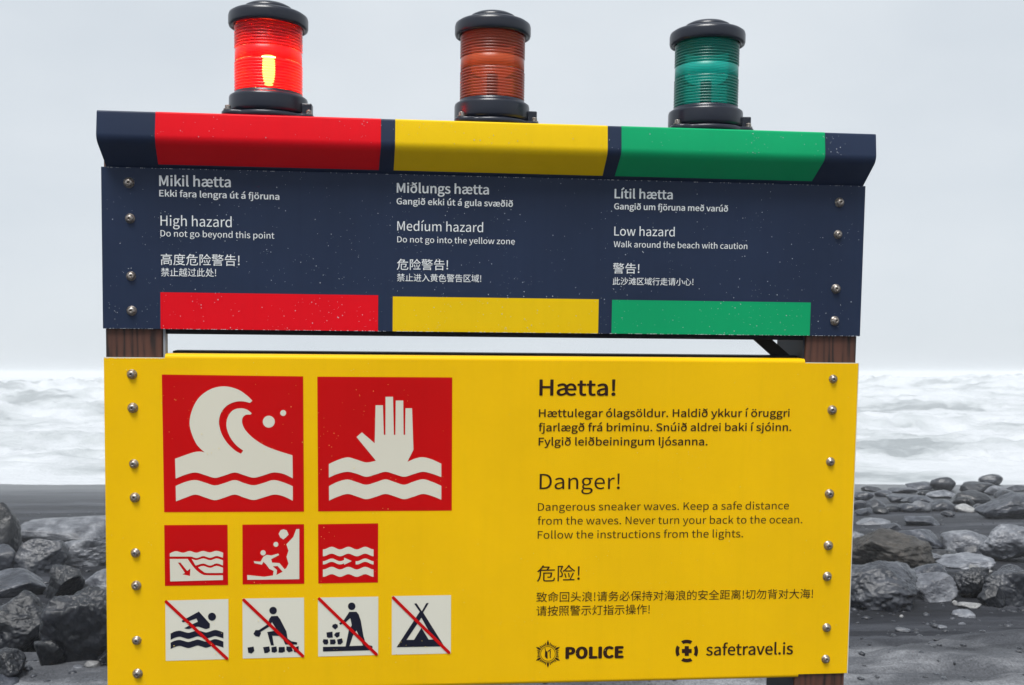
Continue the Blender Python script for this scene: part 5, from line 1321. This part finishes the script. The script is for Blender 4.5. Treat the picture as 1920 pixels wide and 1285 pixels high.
for p in ((247.5, 702), (249, 765), (251, 870), (253, 933), (254, 1037), (255.5, 1098), (256.5, 1201), (258, 1263),
          (1562, 711), (1560, 769), (1557, 866), (1555, 926), (1553, 1023), (1551, 1081), (1550, 1177), (1548, 1236)):
    rivet(*p, yb, -0.0001)

# ---- rain drops on the boards and worn film edges (uncountable)
def droplets(name, par, y, rects, n, r0, r1, seed, mat, slim=None):
    rng = random.Random(seed)
    vs, fs = [], []
    for k in range(n):
        x0, x1, z0, z1 = rects[rng.randrange(len(rects))]
        if rng.random() < 0.55 and k:                     # drops gather in loose clusters
            x = cx + rng.gauss(0, 0.02); z = cz + rng.gauss(0, 0.018)
        else:
            x = rng.uniform(x0, x1); z = z0 + (z1 - z0) * rng.random() ** 1.3
            cx, cz = x, z
        if not (x0 < x < x1 and z0 < z < z1): continue
        r = r0 + (r1 - r0) * rng.random() ** 3
        o = len(vs)
        m = 6
        for ring, (q, h) in enumerate(((1, 0), (0.75, 0.45), (0, 0.6))):
            if q == 0:
                vs.append((x, y - r * h, z)); continue
            for i in range(m):
                a = 2 * math.pi * i / m
                vs.append((x + r * q * math.cos(a), y - r * h, z + r * q * math.sin(a) * 1.15))
        for i in range(m):
            j = (i + 1) % m
            fs.append((o + i, o + j, o + m + j, o + m + i))
            fs.append((o + m + i, o + m + j, o + 2 * m))
    o = mesh_obj(name, vs, fs, mat, par, smooth=True)
    o['kind'] = 'stuff'
    return o
droplets('rain_drops', nb, -0.0034, [(XL + .01, XR - .01, Z_HDR_BOT + .004, Z_HDR_TOP - .004)], 1000, 0.0003, 0.0010, 3, DROP)
droplets('rain_drops', yb, -0.0020, [(XL + .01, XR - .01, Z_YEL_BOT + .004, Z_YEL_TOP - .004)], 500, 0.0004, 0.0010, 8, painted('pale_rain_drop', (0.80, 0.62, 0.18), 0.15))
def hood_drops():
    rng = random.Random(12)
    pr = hood_profile(0.0008)
    seg = [p for p in pr if p[0] <= HD + 0.009 and p[1] > Z_KINK]
    z0, z1 = min(p[1] for p in seg), max(p[1] for p in seg) - .006
    o = droplets('rain_drops', hood, 0, [(XHL + .01, XHR - .01, z0 + .006, z1)], 160, 0.0004, 0.0010, 31, DROP)
    for v in o.data.vertices: v.co.y += HD - 0.0010 + 0.006 * (v.co.z - Z_KINK) / (Z_TOP - Z_KINK)
hood_drops()
def worn_edge(par, y, x0, x1, z, n, seed, sag=0.0010):
    rng = random.Random(seed); vs, fs = [], []
    for _ in range(n):
        x = rng.uniform(x0, x1); w = rng.uniform(0.0006, 0.0035) * (2 if rng.random() < .1 else 1); h = rng.uniform(0.0003, sag)
        o = len(vs)
        vs += [(x, y, z), (x + w, y, z), (x + w * .8, y, z + h), (x + w * .3, y, z + h * 1.2)]
        fs.append((o, o + 1, o + 2, o + 3))
    o = mesh_obj('worn_edge', vs, fs, CHIP, par); o['kind'] = 'stuff'
worn_edge(nb, -0.0036, XL, XR, Z_HDR_BOT + 0.0003, 330, 1)
worn_edge(nb, -0.0036, XL, XR, Z_HDR_TOP - 0.0012, 190, 2, 0.0008)
worn_edge(yb, -0.0004, XL, lipx0, Z_YEL_TOP - 0.001, 30, 4, 0.0008)

# ------------------------------------------------------------------ the three lanterns on the hood
def lens_mat(name, tint, body_col, alpha, trans_col):
    """ribbed coloured lens: lets tinted light through and scatters some"""
    m = bpy.data.materials.new(name); m.use_nodes = True
    n, l = m.node_tree.nodes, m.node_tree.links
    n.clear()
    out = n.new('ShaderNodeOutputMaterial')
    tr = n.new('ShaderNodeBsdfTransparent'); tr.inputs[0].default_value = (*trans_col, 1)
    tl_ = n.new('ShaderNodeBsdfTranslucent'); tl_.inputs[0].default_value = (*body_col, 1)
    df = n.new('ShaderNodeBsdfDiffuse'); df.inputs[0].default_value = (*body_col, 1)
    gl = n.new('ShaderNodeBsdfGlossy'); gl.inputs['Roughness'].default_value = 0.34
    gl.inputs[0].default_value = (0.7, 0.7, 0.7, 1)
    m1 = n.new('ShaderNodeMixShader'); m1.inputs[0].default_value = 0.5
    l.new(tl_.outputs[0], m1.inputs[1]); l.new(df.outputs[0], m1.inputs[2])
    m2 = n.new('ShaderNodeMixShader'); m2.inputs[0].default_value = alpha
    l.new(tr.outputs[0], m2.inputs[1]); l.new(m1.outputs[0], m2.inputs[2])
    fr = n.new('ShaderNodeFresnel'); fr.inputs[0].default_value = 1.5
    m3 = n.new('ShaderNodeMixShader')
    l.new(fr.outputs[0], m3.inputs[0]); l.new(m2.outputs[0], m3.inputs[1]); l.new(gl.outputs[0], m3.inputs[2])
    l.new(m3.outputs[0], out.inputs[0])
    return m

def emit_mat(name, col, s_):
    m = bpy.data.materials.new(name); m.use_nodes = True
    n, l = m.node_tree.nodes, m.node_tree.links
    b = n['Principled BSDF']
    b.inputs['Base Color'].default_value = (*col, 1)
    b.inputs['Emission Color'].default_value = (*col, 1)
    b.inputs['Emission Strength'].default_value = s_
    return m

BULB_DARK = painted('unlit_led_column', (0.025, 0.022, 0.025), 0.9)
BULB_LIT = emit_mat('lit_led_column', (1.0, 0.82, 0.24), 34)

def lantern(px, lens, lit, label, rz):
    root = bpy.data.objects.new('signal_lantern', None); link(root)
    yc = 0.040
    x = X_(px, 232, yc)
    root.matrix_world = SIGN_M @ Matrix.Translation((x, yc, Z_TOP + 0.0006)) @ Matrix.Rotation(math.radians(rz), 4, 'Z')
    tag(root, label, 'signal light', 'signal lanterns on top of the hood')
    # foot flange with three bolt lugs
    bm = bmesh.new()
    out = []
    for i in range(96):
        a = 2 * math.pi * i / 96
        r = 0.078
        for la in (-20, 100, 220):
            d = abs((math.degrees(a) - la + 180) % 360 - 180)
            if d < 17: r = max(r, 0.078 + 0.018 * math.cos(math.radians(d / 17 * 90)) ** 0.6)
        out.append((r * math.cos(a), r * math.sin(a)))
    prev = None
    for sc, h in ((0.97, 0), (1.0, 0.002), (1.0, 0.009), (0.975, 0.0115), (0.86, 0.0122)):
        ring = [bm.verts.new((p[0] * sc, p[1] * sc, h)) for p in out]
        if prev:
            for i in range(96): bm.faces.new((prev[i], prev[(i + 1) % 96], ring[(i + 1) % 96], ring[i]))
        else: bm.faces.new(list(reversed(ring)))
        prev = ring
    bm.faces.new(prev)
    bm_obj('flange', bm, BLACK_PLASTIC, root, smooth=True)
    for la in (-20, 100, 220):
        bm = bmesh.new()
        c = (0.086 * math.cos(math.radians(la)), 0.086 * math.sin(math.radians(la)), 0.0121)
        lathe(bm, [(0.00001, 0.009), (0.0042, 0.009), (0.0055, 0.0075), (0.0055, 0.002), (0.008, 0.0018), (0.008, 0.0)], 12, c)
        bm_obj('bolt', bm, RIVET, root, smooth=False)
    bm = bmesh.new()
    lathe(bm, [(0.068, 0.0123), (0.0735, 0.015), (0.0745, 0.020), (0.0745, 0.042), (0.0735, 0.046), (0.070, 0.0485), (0.066, 0.0492), (0.0645, 0.052), (0.0640, 0.0545), (0.058, 0.0550), (0.0001, 0.0550)], 72)
    bm_obj('base_drum', bm, BLACK_PLASTIC, root, smooth=True)
    # side hinge block and latch
    bm = bmesh.new()
    box_bm(bm, 0.066, 0.086, -0.030, -0.006, 0.0125, 0.034, 0.002)
    bm_obj('latch', bm, BLACK_PLASTIC, root)
    # ribbed lens with one smooth belt
    z0, z1, zb0, zb1 = 0.0552, 0.184, 0.112, 0.136
    pitch = 0.0056
    for nm, za, zz_, ribs, mm in (('lens', z0, zb0, True, lens[0]), ('lens', zb1, z1, True, lens[0]), ('lens_belt', zb0, zb1, False, lens[1])):
        if ribs:
            prof = [(0.0615, za)]
            z = za
            while z < zz_ - pitch:
                prof += [(0.0616, z + 0.0003), (0.0642, z + pitch * 0.30), (0.0644, z + pitch * 0.55), (0.0616, z + pitch * 0.97)]
                z += pitch
            prof.append((0.0615, zz_))
        else:
            prof = [(0.0618, za + 0.0003), (0.0634, za + 0.0015), (0.0634, zz_ - 0.0015), (0.0618, zz_ - 0.0003)]
        bm = bmesh.new()
        lathe(bm, prof, 72)
        bm_obj(nm, bm, mm, root, smooth=True)
    # light column with stacked rings
    prof = [(0.0001, 0.0555), (0.017, 0.0555), (0.017, 0.062)]
    if lit:
        bm = bmesh.new(); lathe(bm, prof + [(0.011, 0.0625), (0.0001, 0.0625)], 32)
        bm_obj('socket', bm, BLACK_METAL, root, smooth=True)
        bm = bmesh.new()
        k = 0
        zz = 0.072
        hs_ = [(0.0034, 0.0085)] + [(0.0030, r) for r in (0.0100, 0.0110, 0.0118, 0.0122, 0.0125, 0.0126, 0.0126, 0.0124, 0.0122, 0.0120)] + [(0.0034, 0.0130)]
        for i, (h, r) in enumerate(hs_):
            lathe(bm, [(0.0001, zz), (r * .8, zz), (r, zz + h * .3), (r, zz + h * .7), (r * .8, zz + h), (0.0001, zz + h)], 24)
            zz += h + (0.0028 if i in (0, len(hs_) - 2) else 0.0015)
        bm_obj('led_column', bm, BULB_LIT, root, smooth=True)
        ld = bpy.data.lights.new('lamp_glow', 'POINT'); ld.energy = 0.16; ld.specular_factor = 0.0; ld.color = (1, 0.10, 0.06); ld.shadow_soft_size = 0.016
        lo = bpy.data.objects.new('lamp_glow', ld); link(lo); lo.parent = root; lo.location = (0, -0.032, 0.088)
    else:
        prof += [(0.011, 0.063), (0.011, 0.108), (0.006, 0.1085), (0.0001, 0.1085)]
        bm = bmesh.new(); lathe(bm, prof, 32)
        bm_obj('led_column', bm, BULB_DARK, root, smooth=True)
    # cap: rim, shoulder and dome
    bm = bmesh.new()
    lathe(bm, [(0.0001, 0.186), (0.058, 0.186), (0.0645, 0.184), (0.0665, 0.180), (0.070, 0.1785), (0.0740, 0.180), (0.0752, 0.184), (0.0752, 0.198), (0.0738, 0.203), (0.068, 0.207), (0.058, 0.2095), (0.0455, 0.2110)], 72)
    bm_obj('cap', bm, BLACK_PLASTIC, root, smooth=True)
    bm = bmesh.new()
    lathe(bm, [(0.0475, 0.2095), (0.0480, 0.212), (0.0475, 0.216), (0.0440, 0.2195), (0.036, 0.2235), (0.024, 0.2262), (0.012, 0.2275), (0.0001, 0.2280)], 48)
    bm_obj('cap_dome', bm, BLACK_PLASTIC, root, smooth=True)
    return root

LR_ = [lens_mat('red_lens' + t, None, (0.50, 0.0, 0.018), a, (1.0, 0.055, 0.045)) for t, a in (('', 0.45), ('_belt', 0.36))]
LA_ = [lens_mat('amber_lens' + t, None, k, a, c) for t, a, c, k in (('', 0.50, (0.84, 0.31, 0.19), (0.88, 0.16, 0.075)), ('_belt', 0.55, (1.0, 0.36, 0.14), (1.0, 0.16, 0.03)))]
LG_ = [lens_mat('green_lens' + t, None, k, a, c) for t, a, c, k in (('', 0.50, (0.06, 0.66, 0.56), (0.004, 0.46, 0.36)), ('_belt', 0.55, (0.03, 0.85, 0.75), (0.002, 0.74, 0.60)))]
lantern(504, LR_, True, 'lit lantern with red lens and glowing core above the red band', 0)
lantern(922, LA_, False, 'unlit lantern with orange amber lens above the yellow band', 4)
lantern(1322, LG_, False, 'unlit lantern with green lens above the green band', -5)
